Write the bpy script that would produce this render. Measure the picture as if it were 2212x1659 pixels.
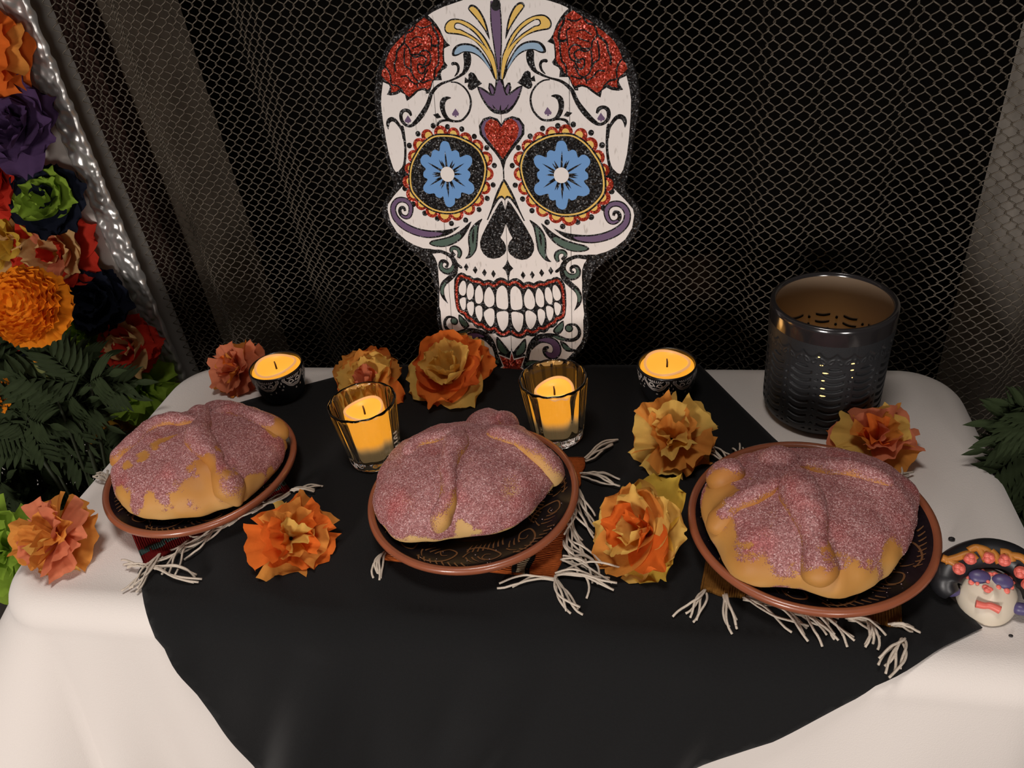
import bpy, bmesh, math, random
import numpy as np
from math import sin, cos, pi, radians, sqrt, atan2, hypot, exp
from mathutils import Vector, Matrix, noise
from mathutils.geometry import tessellate_polygon, delaunay_2d_cdt
S = bpy.context.scene
for o in list(bpy.data.objects): bpy.data.objects.remove(o)
COL = S.collection
rnd = random.Random(7)

# ---------------------------------------------------------------- camera
W, H, FPX = 2212, 1659, 1700.0
CX = np.array([0.98055608, 0.16491853, -0.10635625])
CU = np.array([-0.00908324, 0.5795347, 0.81489694])
CF = np.array([-0.19602875, 0.79808609, -0.56976427])
CO = np.array([0.0, 0.0, 0.53224])
cd = bpy.data.cameras.new('camera'); cam = bpy.data.objects.new('camera', cd); COL.objects.link(cam)
cd.sensor_fit = 'HORIZONTAL'; cd.sensor_width = 36.0; cd.lens = FPX / W * 36.0
cd.clip_start = 0.01; cd.clip_end = 50
cam.matrix_world = Matrix(((CX[0], CU[0], -CF[0], CO[0]), (CX[1], CU[1], -CF[1], CO[1]), (CX[2], CU[2], -CF[2], CO[2]), (0, 0, 0, 1)))
S.camera = cam
# ---------------------------------------------------------------- world, lamps, exposure
wd = bpy.data.worlds.new('room_light'); S.world = wd; wd.use_nodes = True
bg = wd.node_tree.nodes['Background']; bg.inputs[0].default_value = (1.0, 0.88, 0.78, 1); bg.inputs[1].default_value = 0.035
def area(name, loc, target, size, power, col):
    l = bpy.data.lights.new(name, 'AREA'); l.shape = 'DISK'; l.size = size; l.energy = power; l.color = col
    o = bpy.data.objects.new(name, l); COL.objects.link(o); o.location = loc
    o.rotation_euler = (Vector(target) - Vector(loc)).to_track_quat('-Z', 'Y').to_euler(); return o
area('floor_lamp_left', (-0.85, -1.75, 0.42), (-0.2, 0.7, 0.1), 0.5, 32, (1.0, 0.92, 0.87))
area('floor_lamp_right', (0.75, -1.75, 0.38), (-0.1, 0.7, 0.1), 0.5, 15, (1.0, 0.92, 0.87))
area('ceiling_lamp', (-0.15, 0.28, 1.95), (-0.15, 0.45, 0.0), 0.5, 18, (1.0, 0.93, 0.88))
S.view_settings.view_transform = 'Standard'; S.view_settings.look = 'None'
S.view_settings.exposure = 0.0; S.view_settings.gamma = 1.0; S.view_settings.use_curve_mapping = False

# ---------------------------------------------------------------- helpers
def ray(px): return CF + ((px[0] - W / 2) / FPX) * CX - ((px[1] - H / 2) / FPX) * CU
def onZ(px, z=0.0):
    d = ray(px); return CO + d * ((z - CO[2]) / d[2])
def onP(px, p, n):
    d = ray(px); return CO + d * (np.dot(np.array(p) - CO, n) / np.dot(d, n))
def depth(p): return float(np.dot(np.array(p) - CO, CF))
def mpp(p): return depth(p) / FPX
def srgb(r, g, b):
    f = lambda c: (c / 255 / 12.92) if c <= 10 else ((c / 255 + .055) / 1.055) ** 2.4
    return (f(r), f(g), f(b), 1)
MATS = {}
def mat(name, col, rough=.6, metal=0., spec=.5, noise_amt=0., noise_scale=40., bump=0., bump_scale=200., sheen=0., trans=0., sss=0., coat=0.):
    m = bpy.data.materials.new(name); m.use_nodes = True; nt = m.node_tree; b = nt.nodes['Principled BSDF']
    b.inputs['Base Color'].default_value = col; b.inputs['Roughness'].default_value = rough
    b.inputs['Metallic'].default_value = metal; b.inputs['Specular IOR Level'].default_value = spec
    if sheen: b.inputs['Sheen Weight'].default_value = sheen
    if trans: b.inputs['Transmission Weight'].default_value = trans
    if coat: b.inputs['Coat Weight'].default_value = coat; b.inputs['Coat Roughness'].default_value = .12
    if sss:
        b.inputs['Subsurface Weight'].default_value = sss; b.inputs['Subsurface Radius'].default_value = (.01, .006, .003); b.inputs['Subsurface Scale'].default_value = .5
    tc = nt.nodes.new('ShaderNodeTexCoord')
    if noise_amt:
        n = nt.nodes.new('ShaderNodeTexNoise'); n.inputs['Scale'].default_value = noise_scale; n.inputs['Detail'].default_value = 4
        mx = nt.nodes.new('ShaderNodeMix'); mx.data_type = 'RGBA'; mx.blend_type = 'MULTIPLY'; mx.inputs['Factor'].default_value = 1
        cr = nt.nodes.new('ShaderNodeMapRange'); cr.inputs['From Min'].default_value = .25; cr.inputs['From Max'].default_value = .75
        cr.inputs['To Min'].default_value = 1 - noise_amt; cr.inputs['To Max'].default_value = 1
        nt.links.new(tc.outputs['Object'], n.inputs['Vector']); nt.links.new(n.outputs['Fac'], cr.inputs['Value'])
        mx.inputs['A'].default_value = col; nt.links.new(cr.outputs['Result'], mx.inputs['B']); nt.links.new(mx.outputs['Result'], b.inputs['Base Color'])
    if bump:
        n2 = nt.nodes.new('ShaderNodeTexNoise'); n2.inputs['Scale'].default_value = bump_scale; n2.inputs['Detail'].default_value = 3
        bp = nt.nodes.new('ShaderNodeBump'); bp.inputs['Strength'].default_value = bump; bp.inputs['Distance'].default_value = .001
        nt.links.new(tc.outputs['Object'], n2.inputs['Vector']); nt.links.new(n2.outputs['Fac'], bp.inputs['Height']); nt.links.new(bp.outputs['Normal'], b.inputs['Normal'])
    MATS[name] = m; return m
def mesh(name, V, F, m=None, smooth=True):
    me = bpy.data.meshes.new(name); V = np.asarray(V, float); me.from_pydata(V.tolist(), [], F)
    if m is not None:
        for q in (m if isinstance(m, (list, tuple)) else [m]): me.materials.append(q)
    if smooth: me.polygons.foreach_set('use_smooth', [True] * len(me.polygons))
    me.update(); return me
def link(name, me, parent=None, loc=None):
    o = bpy.data.objects.new(name, me); COL.objects.link(o)
    if parent is not None: o.parent = parent
    if loc is not None: o.location = loc
    return o
def thing(name, label, cat, loc=(0, 0, 0), group=None, rot=None):
    o = bpy.data.objects.new(name, None); COL.objects.link(o); o.location = loc; o.empty_display_size = .02
    if rot is not None: o.rotation_euler = rot
    o['label'] = label; o['category'] = cat
    if group: o['group'] = group
    return o
def tag(o, label, cat, group=None):
    o['label'] = label; o['category'] = cat
    if group: o['group'] = group
    return o
def part(name, V, F, m, parent, smooth=True, label=None, kind=None):
    """a child mesh; V in world coordinates, parent unrotated"""
    V = np.asarray(V, float) - np.array(parent_loc(parent))
    o = link(name, mesh(name, V, F, m, smooth), parent)
    if label: o['label'] = label
    if kind: o['kind'] = kind
    return o
def parent_loc(p):
    l = np.array(p.location)
    return l if p.parent is None else l + parent_loc(p.parent)
def spline(P, n=8, closed=False):
    P = np.asarray(P, float); N = len(P); out = []
    for i in range(N if closed else N - 1):
        if closed: a, b, c, d = P[(i - 1) % N], P[i], P[(i + 1) % N], P[(i + 2) % N]
        else: a, b, c, d = P[max(i - 1, 0)], P[i], P[i + 1], P[min(i + 2, N - 1)]
        for k in range(n):
            t = k / n
            out.append(.5 * ((2 * b) + (-a + c) * t + (2 * a - 5 * b + 4 * c - d) * t * t + (-a + 3 * b - 3 * c + d) * t ** 3))
    if not closed: out.append(P[-1])
    return np.array(out)
def grid_faces(nu, nv, wrap_v=False, off=0):
    F = []
    for i in range(nu - 1):
        for j in range(nv if wrap_v else nv - 1):
            k = (j + 1) % nv
            F.append((off + i * nv + j, off + i * nv + k, off + (i + 1) * nv + k, off + (i + 1) * nv + j))
    return F
def lathe(prof, n=64, c=(0, 0, 0), rfun=None, cap0=True, cap1=True):
    V = []; ths = np.linspace(0, 2 * pi, n, endpoint=False)
    for (r, z) in prof:
        for t in ths:
            rr = r if rfun is None else r * rfun(t, z)
            V.append((c[0] + rr * cos(t), c[1] + rr * sin(t), c[2] + z))
    F = [f[::-1] for f in grid_faces(len(prof), n, True)]
    F = [tuple(reversed(f)) for f in F]
    if cap0: F.append(tuple(range(n))[::-1])
    if cap1: F.append(tuple(range((len(prof) - 1) * n, len(prof) * n)))
    return V, F
def tube(P, R, ns=6, cap=True, round_ends=False):
    """tube along polyline P with radii R"""
    P = np.asarray(P, float); n = len(P); R = np.full(n, R) if np.isscalar(R) else np.asarray(R, float)
    T = np.gradient(P, axis=0); T /= np.linalg.norm(T, axis=1)[:, None] + 1e-12
    up = np.array([0, 0, 1.0]) if abs(T[0][2]) < .9 else np.array([1.0, 0, 0])
    V = []; N = np.cross(T[0], up); N /= np.linalg.norm(N)
    for i in range(n):
        N = N - T[i] * np.dot(N, T[i]); N /= np.linalg.norm(N) + 1e-12; B = np.cross(T[i], N)
        for k in range(ns):
            a = 2 * pi * k / ns; V.append(P[i] + R[i] * (cos(a) * N + sin(a) * B))
    F = grid_faces(n, ns, True)
    if cap: F.append(tuple(range(ns))[::-1]); F.append(tuple(range((n - 1) * ns, n * ns)))
    return V, F
def sphere(c, r, nu=10, nv=14, sc=(1, 1, 1)):
    V = []; 
    for i in range(nu + 1):
        a = pi * i / nu
        for j in range(nv):
            b = 2 * pi * j / nv; V.append((c[0] + r * sc[0] * sin(a) * cos(b), c[1] + r * sc[1] * sin(a) * sin(b), c[2] + r * sc[2] * cos(a)))
    return V, grid_faces(nu + 1, nv, True)
class MB:
    def __init__(s): s.V = []; s.F = []
    def add(s, V, F):
        o = len(s.V); s.V += [tuple(v) for v in V]; s.F += [tuple(i + o for i in f) for f in F]; return s
def basis(axis, twist=0.):
    a = np.array(axis, float); a /= np.linalg.norm(a); h = np.array([0, 0, 1.]) if abs(a[2]) < .95 else np.array([0, 1., 0])
    x = np.cross(h, a); x /= np.linalg.norm(x); y = np.cross(a, x)
    return np.array([cos(twist) * x + sin(twist) * y, -sin(twist) * x + cos(twist) * y, a])
SKULL = [
["board","board",0,"h","p",1,[[0,4246],[-180,4231],[-360,4156],[-521,4086],[-640,4035],[-754,3977],[-854,3929],[-970,3876],[-1074,3815],[-1159,3753],[-1231,3678],[-1291,3595],[-1346,3499],[-1391,3401],[-1421,3309],[-1440,3214],[-1454,3113],[-1453,3062],[-1438,2917],[-1407,2728],[-1385,2523],[-1352,2342],[-1326,2215],[-1368,2137],[-1460,2028],[-1506,1903],[-1488,1785],[-1428,1682],[-1343,1580],[-1225,1478],[-1077,1362],[-997,1274],[-951,1168],[-931,1029],[-904,954],[-905,874],[-911,793],[-928,697],[-933,607],[-930,531],[-910,430],[-866,350],[-800,267],[-725,191],[-515,95],[-285,11],[-90,-37],[0,-47]]],
["white_face","white",1,"h","p",0,[[0,4176],[-200,4156],[-351,4070],[-561,4020],[-666,3984],[-742,3948],[-962,3812],[-1139,3644],[-1260,3487],[-1323,3321],[-1359,3184],[-1375,3088],[-1373,2923],[-1361,2720],[-1343,2554],[-1307,2401],[-1280,2357],[-1248,2365],[-1204,2407],[-1101,2468],[-1071,2212],[-1158,2200],[-1210,2194],[-1211,2203],[-1333,2089],[-1418,1993],[-1433,1925],[-1412,1788],[-1344,1665],[-1234,1570],[-1135,1518],[-1027,1483],[-931,1479],[-912,1409],[-886,1368],[-866,1302],[-862,1223],[-866,1130],[-865,1136],[-864,1053],[-868,970],[-879,857],[-888,772],[-875,708],[-878,603],[-874,504],[-845,418],[-793,345],[-741,278],[-673,202],[-365,158],[-197,153],[0,244]]],
["rose","black",2,"m","p",0,[[-743,3948],[-698,3911],[-655,3863],[-613,3798],[-585,3727],[-557,3685],[-519,3654],[-557,3641],[-589,3627],[-595,3562],[-596,3502],[-564,3462],[-581,3436],[-631,3413],[-648,3383],[-639,3319],[-730,3318],[-747,3294],[-773,3233],[-798,3190],[-834,3187],[-835,3215],[-873,3225],[-925,3211],[-971,3174],[-1025,3137],[-1064,3116],[-1072,3145],[-1078,3182],[-1126,3208],[-1180,3184],[-1246,3176],[-1293,3186],[-1271,3217],[-1247,3261],[-1255,3286],[-1332,3319],[-1351,3338],[-1384,3370],[-1347,3493],[-1284,3595],[-1216,3683],[-1136,3764],[-1045,3826],[-949,3881],[-840,3929]]],
["rose_glitter","red",3,"m","p",0,[[-785,3929],[-714,3883],[-646,3811],[-591,3727],[-585,3686],[-603,3633],[-612,3563],[-609,3479],[-636,3437],[-674,3408],[-692,3360],[-751,3318],[-775,3251],[-809,3227],[-836,3246],[-893,3241],[-953,3218],[-991,3187],[-1030,3160],[-1064,3182],[-1096,3220],[-1137,3240],[-1184,3216],[-1239,3207],[-1229,3261],[-1240,3298],[-1293,3337],[-1332,3381],[-1318,3431],[-1286,3454],[-1264,3521],[-1236,3575],[-1193,3641],[-1122,3704],[-1053,3755],[-962,3823],[-866,3877]]],
["rose_line","black",4,"m","s",1,[[-868,3854,14],[-829,3835,14],[-780,3836,14],[-724,3854,14]]],
["rose_line","black",4,"m","s",1,[[-702,3871,23],[-687,3812,23],[-662,3776,23],[-646,3729,23],[-644,3670,23],[-687,3654,23],[-720,3667,23]]],
["rose_line","black",4,"m","s",1,[[-888,3867,19],[-928,3810,19],[-993,3789,19],[-1019,3742,19],[-1030,3701,19]]],
["rose_line","black",4,"m","s",1,[[-1030,3701,21],[-1092,3649,21],[-1125,3614,21],[-1139,3548,21],[-1167,3488,21],[-1161,3420,21]]],
["rose_line","black",4,"m","s",1,[[-1031,3695,17],[-981,3640,17],[-972,3585,17],[-931,3578,17],[-874,3582,17],[-851,3606,17],[-794,3616,17],[-749,3579,17],[-746,3531,17],[-765,3483,17],[-816,3460,17],[-866,3449,17]]],
["rose_line","black",4,"m","s",1,[[-960,3567,18],[-905,3553,18],[-847,3570,18],[-801,3544,18],[-804,3508,18],[-836,3473,18],[-890,3486,18],[-902,3438,18],[-878,3395,18],[-835,3400,18],[-809,3454,18]]],
["rose_line","black",4,"m","s",1,[[-968,3561,16],[-976,3483,16],[-975,3422,16],[-953,3354,16],[-900,3316,16],[-849,3333,16],[-824,3375,16],[-791,3429,16]]],
["rose_line","black",4,"m","s",1,[[-1029,3647,17],[-1044,3576,17],[-1047,3479,17],[-994,3441,17],[-984,3404,17]]],
["rose_line","black",4,"m","s",1,[[-1109,3364,16],[-1037,3368,16],[-986,3311,16],[-924,3285,16],[-901,3310,16],[-845,3302,16],[-757,3331,16]]],
["rose_line","black",4,"m","s",1,[[-759,3774,14],[-720,3743,14],[-727,3673,14],[-732,3608,14]]],
["rose_line","black",4,"m","s",1,[[-652,3653,18],[-653,3564,18],[-668,3474,18],[-707,3427,18],[-722,3336,18]]],
["rose_line","black",4,"m","s",1,[[-1277,3473,17],[-1240,3416,17],[-1225,3360,17],[-1226,3292,17],[-1156,3272,17],[-1096,3220,17]]],
["rose_line","black",4,"m","s",1,[[-974,3699,12],[-915,3739,12],[-872,3749,12],[-818,3735,12]]],
["rose_line","black",4,"m","s",1,[[-953,3639,13],[-880,3660,13],[-830,3682,13]]],
["rose_line","black",4,"m","s",1,[[-924,3285,16],[-921,3248,16]]],
["spray_stem","black",2,"b","p",0,[[-57,4049],[-67,3945],[-68,3852],[-60,3759],[-48,3641],[-39,3555],[-19,3400],[-16,3303],[11,3302],[29,3495],[44,3638],[53,3825],[51,3940],[40,4045]]],
["spray_stem","purple",3,"b","p",0,[[-48,4049],[-56,3944],[-55,3852],[-49,3759],[-34,3640],[-23,3545],[-12,3449],[-4,3381],[1,3380],[15,3496],[32,3638],[41,3825],[38,3940],[30,4045]]],
["spray_lobe","black",2,"m","p",1,[[-275,4023],[-243,4024],[-207,4006],[-171,3968],[-137,3911],[-114,3854],[-96,3784],[-84,3694],[-110,3737],[-139,3790],[-179,3843],[-229,3905],[-270,3949],[-297,3982],[-294,4005]]],
["spray_lobe","yellow",3,"m","p",1,[[-266,4005],[-239,4003],[-208,3983],[-178,3945],[-149,3893],[-126,3832],[-113,3780],[-133,3804],[-178,3866],[-228,3924],[-263,3962],[-283,3986]]],
["spray_loop","black",2,"m","p",1,[[-569,3830],[-549,3867],[-508,3896],[-458,3906],[-393,3898],[-329,3877],[-266,3842],[-204,3793],[-148,3734],[-108,3676],[-79,3618],[-49,3555],[-36,3507],[-22,3400],[-24,3313],[-43,3308],[-69,3402],[-92,3470],[-121,3533],[-162,3592],[-208,3646],[-259,3691],[-323,3724],[-393,3745],[-464,3757],[-540,3767],[-569,3797]]],
["spray_loop","yellow",3,"m","p",1,[[-555,3825],[-539,3857],[-498,3886],[-448,3891],[-393,3887],[-335,3868],[-277,3837],[-215,3786],[-159,3725],[-119,3662],[-95,3614],[-61,3551],[-42,3488],[-26,3386],[-30,3318],[-39,3323],[-58,3401],[-86,3484],[-121,3548],[-161,3607],[-207,3660],[-264,3700],[-328,3736],[-403,3762],[-468,3772],[-534,3781],[-553,3801]]],
["spray_loop","black",4,"m","p",1,[[-460,3835],[-450,3858],[-422,3867],[-379,3856],[-316,3825],[-253,3785],[-197,3731],[-157,3673],[-127,3629],[-105,3590],[-143,3634],[-200,3679],[-263,3724],[-337,3765],[-400,3795],[-438,3801],[-459,3816]]],
["spray_loop","white",5,"m","p",1,[[-449,3835],[-437,3853],[-412,3856],[-375,3844],[-317,3813],[-259,3773],[-208,3722],[-173,3678],[-153,3651],[-199,3693],[-262,3738],[-330,3774],[-389,3804],[-427,3810],[-447,3822]]],
["spray_leaf","black",2,"m","p",1,[[-505,3584],[-491,3617],[-455,3650],[-404,3667],[-338,3670],[-267,3653],[-214,3623],[-163,3568],[-123,3509],[-88,3451],[-58,3392],[-37,3323],[-56,3323],[-96,3402],[-157,3482],[-214,3536],[-273,3567],[-333,3581],[-383,3580],[-434,3557],[-480,3549],[-504,3559]]],
["spray_leaf","blue",3,"m","p",1,[[-477,3583],[-464,3607],[-434,3637],[-389,3650],[-333,3650],[-279,3639],[-226,3609],[-180,3564],[-139,3505],[-104,3446],[-90,3412],[-116,3437],[-162,3501],[-208,3546],[-267,3579],[-332,3593],[-387,3590],[-439,3570],[-473,3566]]],
["scroll","black",2,"m","p",1,[[-377,3577],[-311,3578],[-296,3529],[-304,3471],[-327,3423],[-363,3380],[-433,3342],[-509,3314],[-637,3277],[-648,3287],[-537,3320],[-467,3348],[-414,3381],[-388,3429],[-378,3493]]],
["comma","black",2,"m","p",1,[[-522,3472],[-512,3492],[-478,3494],[-446,3480],[-429,3445],[-434,3411],[-453,3377],[-489,3351],[-494,3358],[-469,3392],[-458,3426],[-464,3456],[-486,3464],[-509,3460]]],
["club","black",2,"m","p",0,[[-337,3371],[-310,3390],[-278,3381],[-254,3352],[-237,3317],[-191,3276],[-234,3253],[-268,3231],[-309,3211],[-341,3221],[-355,3250],[-343,3288],[-386,3283],[-378,3343],[-341,3317]]],
["scroll","black",2,"m","s",1,[[-382,3384,31],[-484,3334,20],[-552,3310,20],[-648,3283,27],[-718,3240,34],[-770,3188,41],[-795,3135,44],[-828,3069,48],[-876,3004,55],[-930,2943,55],[-998,2883,44],[-1050,2856,31],[-1104,2868,31],[-1142,2909,38],[-1151,2958,41],[-1136,3001,41],[-1095,3022,34],[-1048,3006,41],[-1028,2963,24]]],
["scroll","black",2,"m","s",1,[[-540,3298,13],[-474,3291,15],[-411,3257,17],[-362,3204,19],[-333,3139,21],[-332,3068,23],[-356,2997,23],[-400,2944,23],[-449,2908,23],[-517,2900,23],[-584,2913,33],[-628,2952,47],[-653,3013,53],[-655,3073,60],[-638,3114,57],[-599,3137,37],[-552,3140,10]]],
["scroll","black",2,"m","s",1,[[-584,2910,20],[-652,2910,24],[-708,2892,29],[-736,2844,19]]],
["diamond","black",2,"m","p",0,[[-772,2972],[-713,2987],[-678,2942],[-728,2930]]],
["spade","purple",2,"m","p",0,[[-508,3032],[-489,3005],[-472,2978],[-483,2957],[-506,2960],[-500,2944],[-527,2944],[-519,2960],[-543,2956],[-552,2976],[-533,3002]]],
["spade","purple",2,"m","p",0,[[-1068,2969],[-1048,2939],[-1031,2911],[-1046,2893],[-1066,2896],[-1059,2883],[-1085,2884],[-1079,2896],[-1105,2893],[-1112,2915],[-1089,2942]]],
["scroll","black",2,"m","s",1,[[-1318,2823,6],[-1320,2867,35],[-1304,2910,48],[-1266,2929,48],[-1226,2916,41],[-1188,2872,34],[-1158,2822,28],[-1146,2772,30],[-1141,2719,31]]],
["scroll","black",2,"m","p",1,[[-1164,2849],[-1132,2852],[-1122,2759],[-1121,2630],[-1133,2514],[-1160,2396],[-1191,2261],[-1237,2216],[-1275,2215],[-1260,2351],[-1219,2381],[-1184,2440],[-1162,2514],[-1148,2630],[-1151,2745]]],
["lotus","black",2,"h","p",0,[[-3,3323],[-41,3307],[-53,3232],[-90,3278],[-116,3279],[-127,3228],[-112,3184],[-190,3234],[-251,3251],[-238,3201],[-209,3131],[-174,3072],[-125,3012],[-74,2976],[-7,2964]]],
["lotus_petal","purple",3,"h","p",0,[[-4,3312],[-31,3255],[-47,3192],[-65,3155],[-104,3155],[-166,3197],[-229,3235],[-213,3183],[-183,3125],[-141,3065],[-91,3023],[-53,3005],[-4,3010]]],
["lotus_petal","purple",3,"m","p",1,[[-104,3261],[-74,3227],[-66,3192],[-84,3166],[-102,3210]]],
["lotus_line","black",4,"m","s",1,[[-88,3064,4],[-71,3035,13],[-40,3002,19],[-21,2993,19]]],
["lotus_line","black",4,"b","s",1,[[4,3063,3],[-1,3034,13],[-5,2987,22]]],
["heart","black",2,"h","p",0,[[-3,2864],[-40,2922],[-123,2947],[-201,2926],[-254,2853],[-250,2763],[-181,2673],[-93,2576],[-33,2493],[-8,2406],[-7,2299],[-2,2299]]],
["heart","purple",3,"h","p",0,[[-2,2845],[-55,2903],[-131,2923],[-196,2898],[-228,2840],[-218,2762],[-158,2697],[-1,2546]]],
["heart_glitter","red",4,"h","p",0,[[-3,2836],[-48,2900],[-114,2923],[-169,2885],[-194,2821],[-173,2736],[-111,2651],[-1,2506]]],
["nose_point","black",2,"h","p",0,[[0,2300],[-30,2259],[-76,2178],[-124,2076],[-167,1959],[-208,1869],[-224,1837],[-208,1836],[-185,1883],[-145,1960],[-98,2029],[-67,2070],[-38,2088],[-17,2078],[-4,2054]]],
["nose_point","yellow",3,"h","p",0,[[-1,2262],[-25,2219],[-64,2138],[-99,2073],[-66,2104],[-30,2113],[-9,2098],[-5,2078]]],
["nose","black",2,"h","p",0,[[-6,1942],[-14,1997],[-36,2059],[-70,2023],[-124,1940],[-180,1849],[-244,1742],[-294,1649],[-320,1577],[-317,1506],[-284,1442],[-234,1401],[-168,1389],[-94,1406],[-33,1451],[-10,1495],[-12,1545],[-33,1594],[-71,1638],[-35,1706],[-10,1777],[-3,1803]]],
["star","black",2,"h","p",0,[[-7,1388],[-27,1325],[-65,1285],[-27,1248],[-9,1180],[-10,1074],[-5,1074]]],
["eye_socket","black",5,"m","p",1,[[-654,2775],[-771,2768],[-867,2723],[-950,2656],[-1019,2571],[-1080,2478],[-1118,2376],[-1134,2257],[-1125,2154],[-1076,2074],[-997,1995],[-898,1932],[-779,1898],[-658,1891],[-554,1909],[-439,1963],[-341,2038],[-267,2134],[-215,2236],[-187,2344],[-179,2436],[-202,2526],[-248,2608],[-325,2676],[-427,2729],[-531,2764]]],
["eye_ring","yellow",6,"m","p",1,[[-654,2759],[-767,2752],[-859,2709],[-939,2644],[-1004,2562],[-1063,2473],[-1099,2375],[-1115,2261],[-1107,2161],[-1060,2085],[-983,2008],[-888,1948],[-774,1915],[-658,1908],[-557,1926],[-447,1978],[-353,2050],[-282,2142],[-233,2240],[-204,2344],[-196,2432],[-219,2519],[-263,2599],[-337,2663],[-436,2714],[-536,2748]]],
["eye_socket","black",7,"m","p",1,[[-654,2743],[-762,2737],[-851,2695],[-927,2632],[-990,2553],[-1046,2467],[-1081,2373],[-1096,2264],[-1088,2168],[-1043,2095],[-969,2022],[-878,1964],[-768,1932],[-657,1926],[-561,1943],[-455,1993],[-365,2062],[-298,2150],[-250,2244],[-222,2344],[-214,2429],[-235,2512],[-277,2589],[-349,2651],[-444,2699],[-540,2732]]],
["eye_scallop","red",3,"m","c",1,[-859,2751,70]],
["eye_scallop","red",3,"m","c",1,[-698,2782,77]],
["eye_scallop","red",3,"m","c",1,[-551,2767,71]],
["eye_scallop","red",3,"m","c",1,[-416,2710,76]],
["eye_scallop","red",3,"m","c",1,[-290,2636,75]],
["eye_scallop","red",3,"m","c",1,[-198,2505,80]],
["eye_scallop","red",3,"m","c",1,[-188,2348,73]],
["eye_scallop","red",3,"m","c",1,[-232,2198,75]],
["eye_scallop","red",3,"m","c",1,[-322,2068,81]],
["eye_scallop","red",3,"m","c",1,[-432,1964,78]],
["eye_scallop","red",3,"m","c",1,[-578,1901,81]],
["eye_scallop","red",3,"m","c",1,[-725,1882,88]],
["eye_scallop","red",3,"m","c",1,[-878,1925,77]],
["eye_scallop","red",3,"m","c",1,[-1002,2007,76]],
["eye_scallop","red",3,"m","c",1,[-1099,2108,79]],
["eye_scallop","red",3,"m","c",1,[-1135,2247,73]],
["eye_scallop","red",3,"m","c",1,[-1099,2396,65]],
["eye_scallop","red",3,"m","c",1,[-1037,2525,76]],
["eye_scallop","red",3,"m","c",1,[-960,2651,78]],
["eye_scallop","yellow",4,"m","c",1,[-843,2754,40]],
["eye_scallop","yellow",4,"m","c",1,[-698,2782,38]],
["eye_scallop","yellow",4,"m","c",1,[-551,2767,40]],
["eye_scallop","yellow",4,"m","c",1,[-420,2708,42]],
["eye_scallop","yellow",4,"m","c",1,[-290,2633,43]],
["eye_scallop","yellow",4,"m","c",1,[-202,2509,45]],
["eye_scallop","yellow",4,"m","c",1,[-192,2348,43]],
["eye_scallop","yellow",4,"m","c",1,[-236,2198,44]],
["eye_scallop","yellow",4,"m","c",1,[-326,2068,47]],
["eye_scallop","yellow",4,"m","c",1,[-432,1964,46]],
["eye_scallop","yellow",4,"m","c",1,[-582,1902,47]],
["eye_scallop","yellow",4,"m","c",1,[-725,1886,51]],
["eye_scallop","yellow",4,"m","c",1,[-873,1929,43]],
["eye_scallop","yellow",4,"m","c",1,[-995,2007,43]],
["eye_scallop","yellow",4,"m","c",1,[-1087,2112,46]],
["eye_scallop","yellow",4,"m","c",1,[-1117,2258,39]],
["eye_scallop","yellow",4,"m","c",1,[-1090,2400,36]],
["eye_scallop","yellow",4,"m","c",1,[-1028,2528,44]],
["eye_scallop","yellow",4,"m","c",1,[-952,2651,45]],
["dot","black",2,"m","c",1,[-780,2856,30]],
["dot","black",2,"m","c",1,[-615,2844,29]],
["dot","black",2,"m","c",1,[-451,2819,29]],
["dot","black",2,"m","c",1,[-313,2741,29]],
["dot","black",2,"m","c",1,[-178,2623,29]],
["dot","black",2,"m","c",1,[-102,2436,29]],
["dot","black",2,"m","c",1,[-127,2227,29]],
["dot","black",2,"m","c",1,[-205,2078,30]],
["dot","black",2,"m","c",1,[-308,1952,30]],
["dot","black",2,"m","c",1,[-476,1828,31]],
["dot","black",2,"m","c",1,[-652,1786,31]],
["dot","black",2,"m","c",1,[-819,1838,31]],
["dot","black",2,"m","c",1,[-969,1896,32]],
["dot","black",2,"m","c",1,[-1102,1997,32]],
["dot","black",2,"m","c",1,[-1188,2175,32]],
["dot","black",2,"m","c",1,[-1083,2648,31]],
["dot","black",2,"m","c",1,[-968,2773,30]],
["eye_flower","blue2",8,"m","p",1,[[-658,2697],[-613,2683],[-593,2629],[-581,2590],[-533,2601],[-496,2572],[-488,2526],[-412,2551],[-359,2530],[-350,2480],[-373,2430],[-411,2393],[-382,2364],[-385,2314],[-407,2277],[-355,2233],[-347,2167],[-402,2122],[-496,2143],[-511,2091],[-549,2071],[-581,2075],[-589,2014],[-645,1975],[-692,1990],[-712,2042],[-724,2095],[-758,2075],[-805,2093],[-827,2127],[-893,2122],[-947,2152],[-950,2204],[-894,2279],[-936,2309],[-935,2360],[-904,2397],[-951,2448],[-959,2500],[-918,2547],[-869,2551],[-832,2525],[-810,2587],[-769,2605],[-727,2590],[-710,2651],[-687,2687]]],
["eye_ray","black",9,"m","p",0,[[-640,2407],[-649,2532],[-659,2594],[-665,2530],[-664,2405]]],
["eye_ray","black",9,"m","p",0,[[-670,2403],[-709,2464],[-738,2500],[-723,2457],[-692,2392]]],
["eye_ray","black",9,"m","p",0,[[-662,2405],[-688,2458],[-711,2493],[-703,2452],[-685,2396]]],
["eye_ray","black",9,"m","p",0,[[-701,2383],[-812,2442],[-873,2467],[-822,2429],[-715,2364]]],
["eye_ray","black",9,"m","p",0,[[-720,2351],[-789,2347],[-836,2339],[-790,2332],[-722,2329]]],
["eye_ray","black",9,"m","p",0,[[-718,2358],[-778,2361],[-823,2358],[-781,2346],[-723,2337]]],
["eye_ray","black",9,"m","p",0,[[-722,2340],[-783,2327],[-827,2313],[-781,2313],[-720,2319]]],
["eye_ray","black",9,"m","p",0,[[-719,2314],[-823,2251],[-876,2213],[-815,2239],[-707,2295]]],
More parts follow.
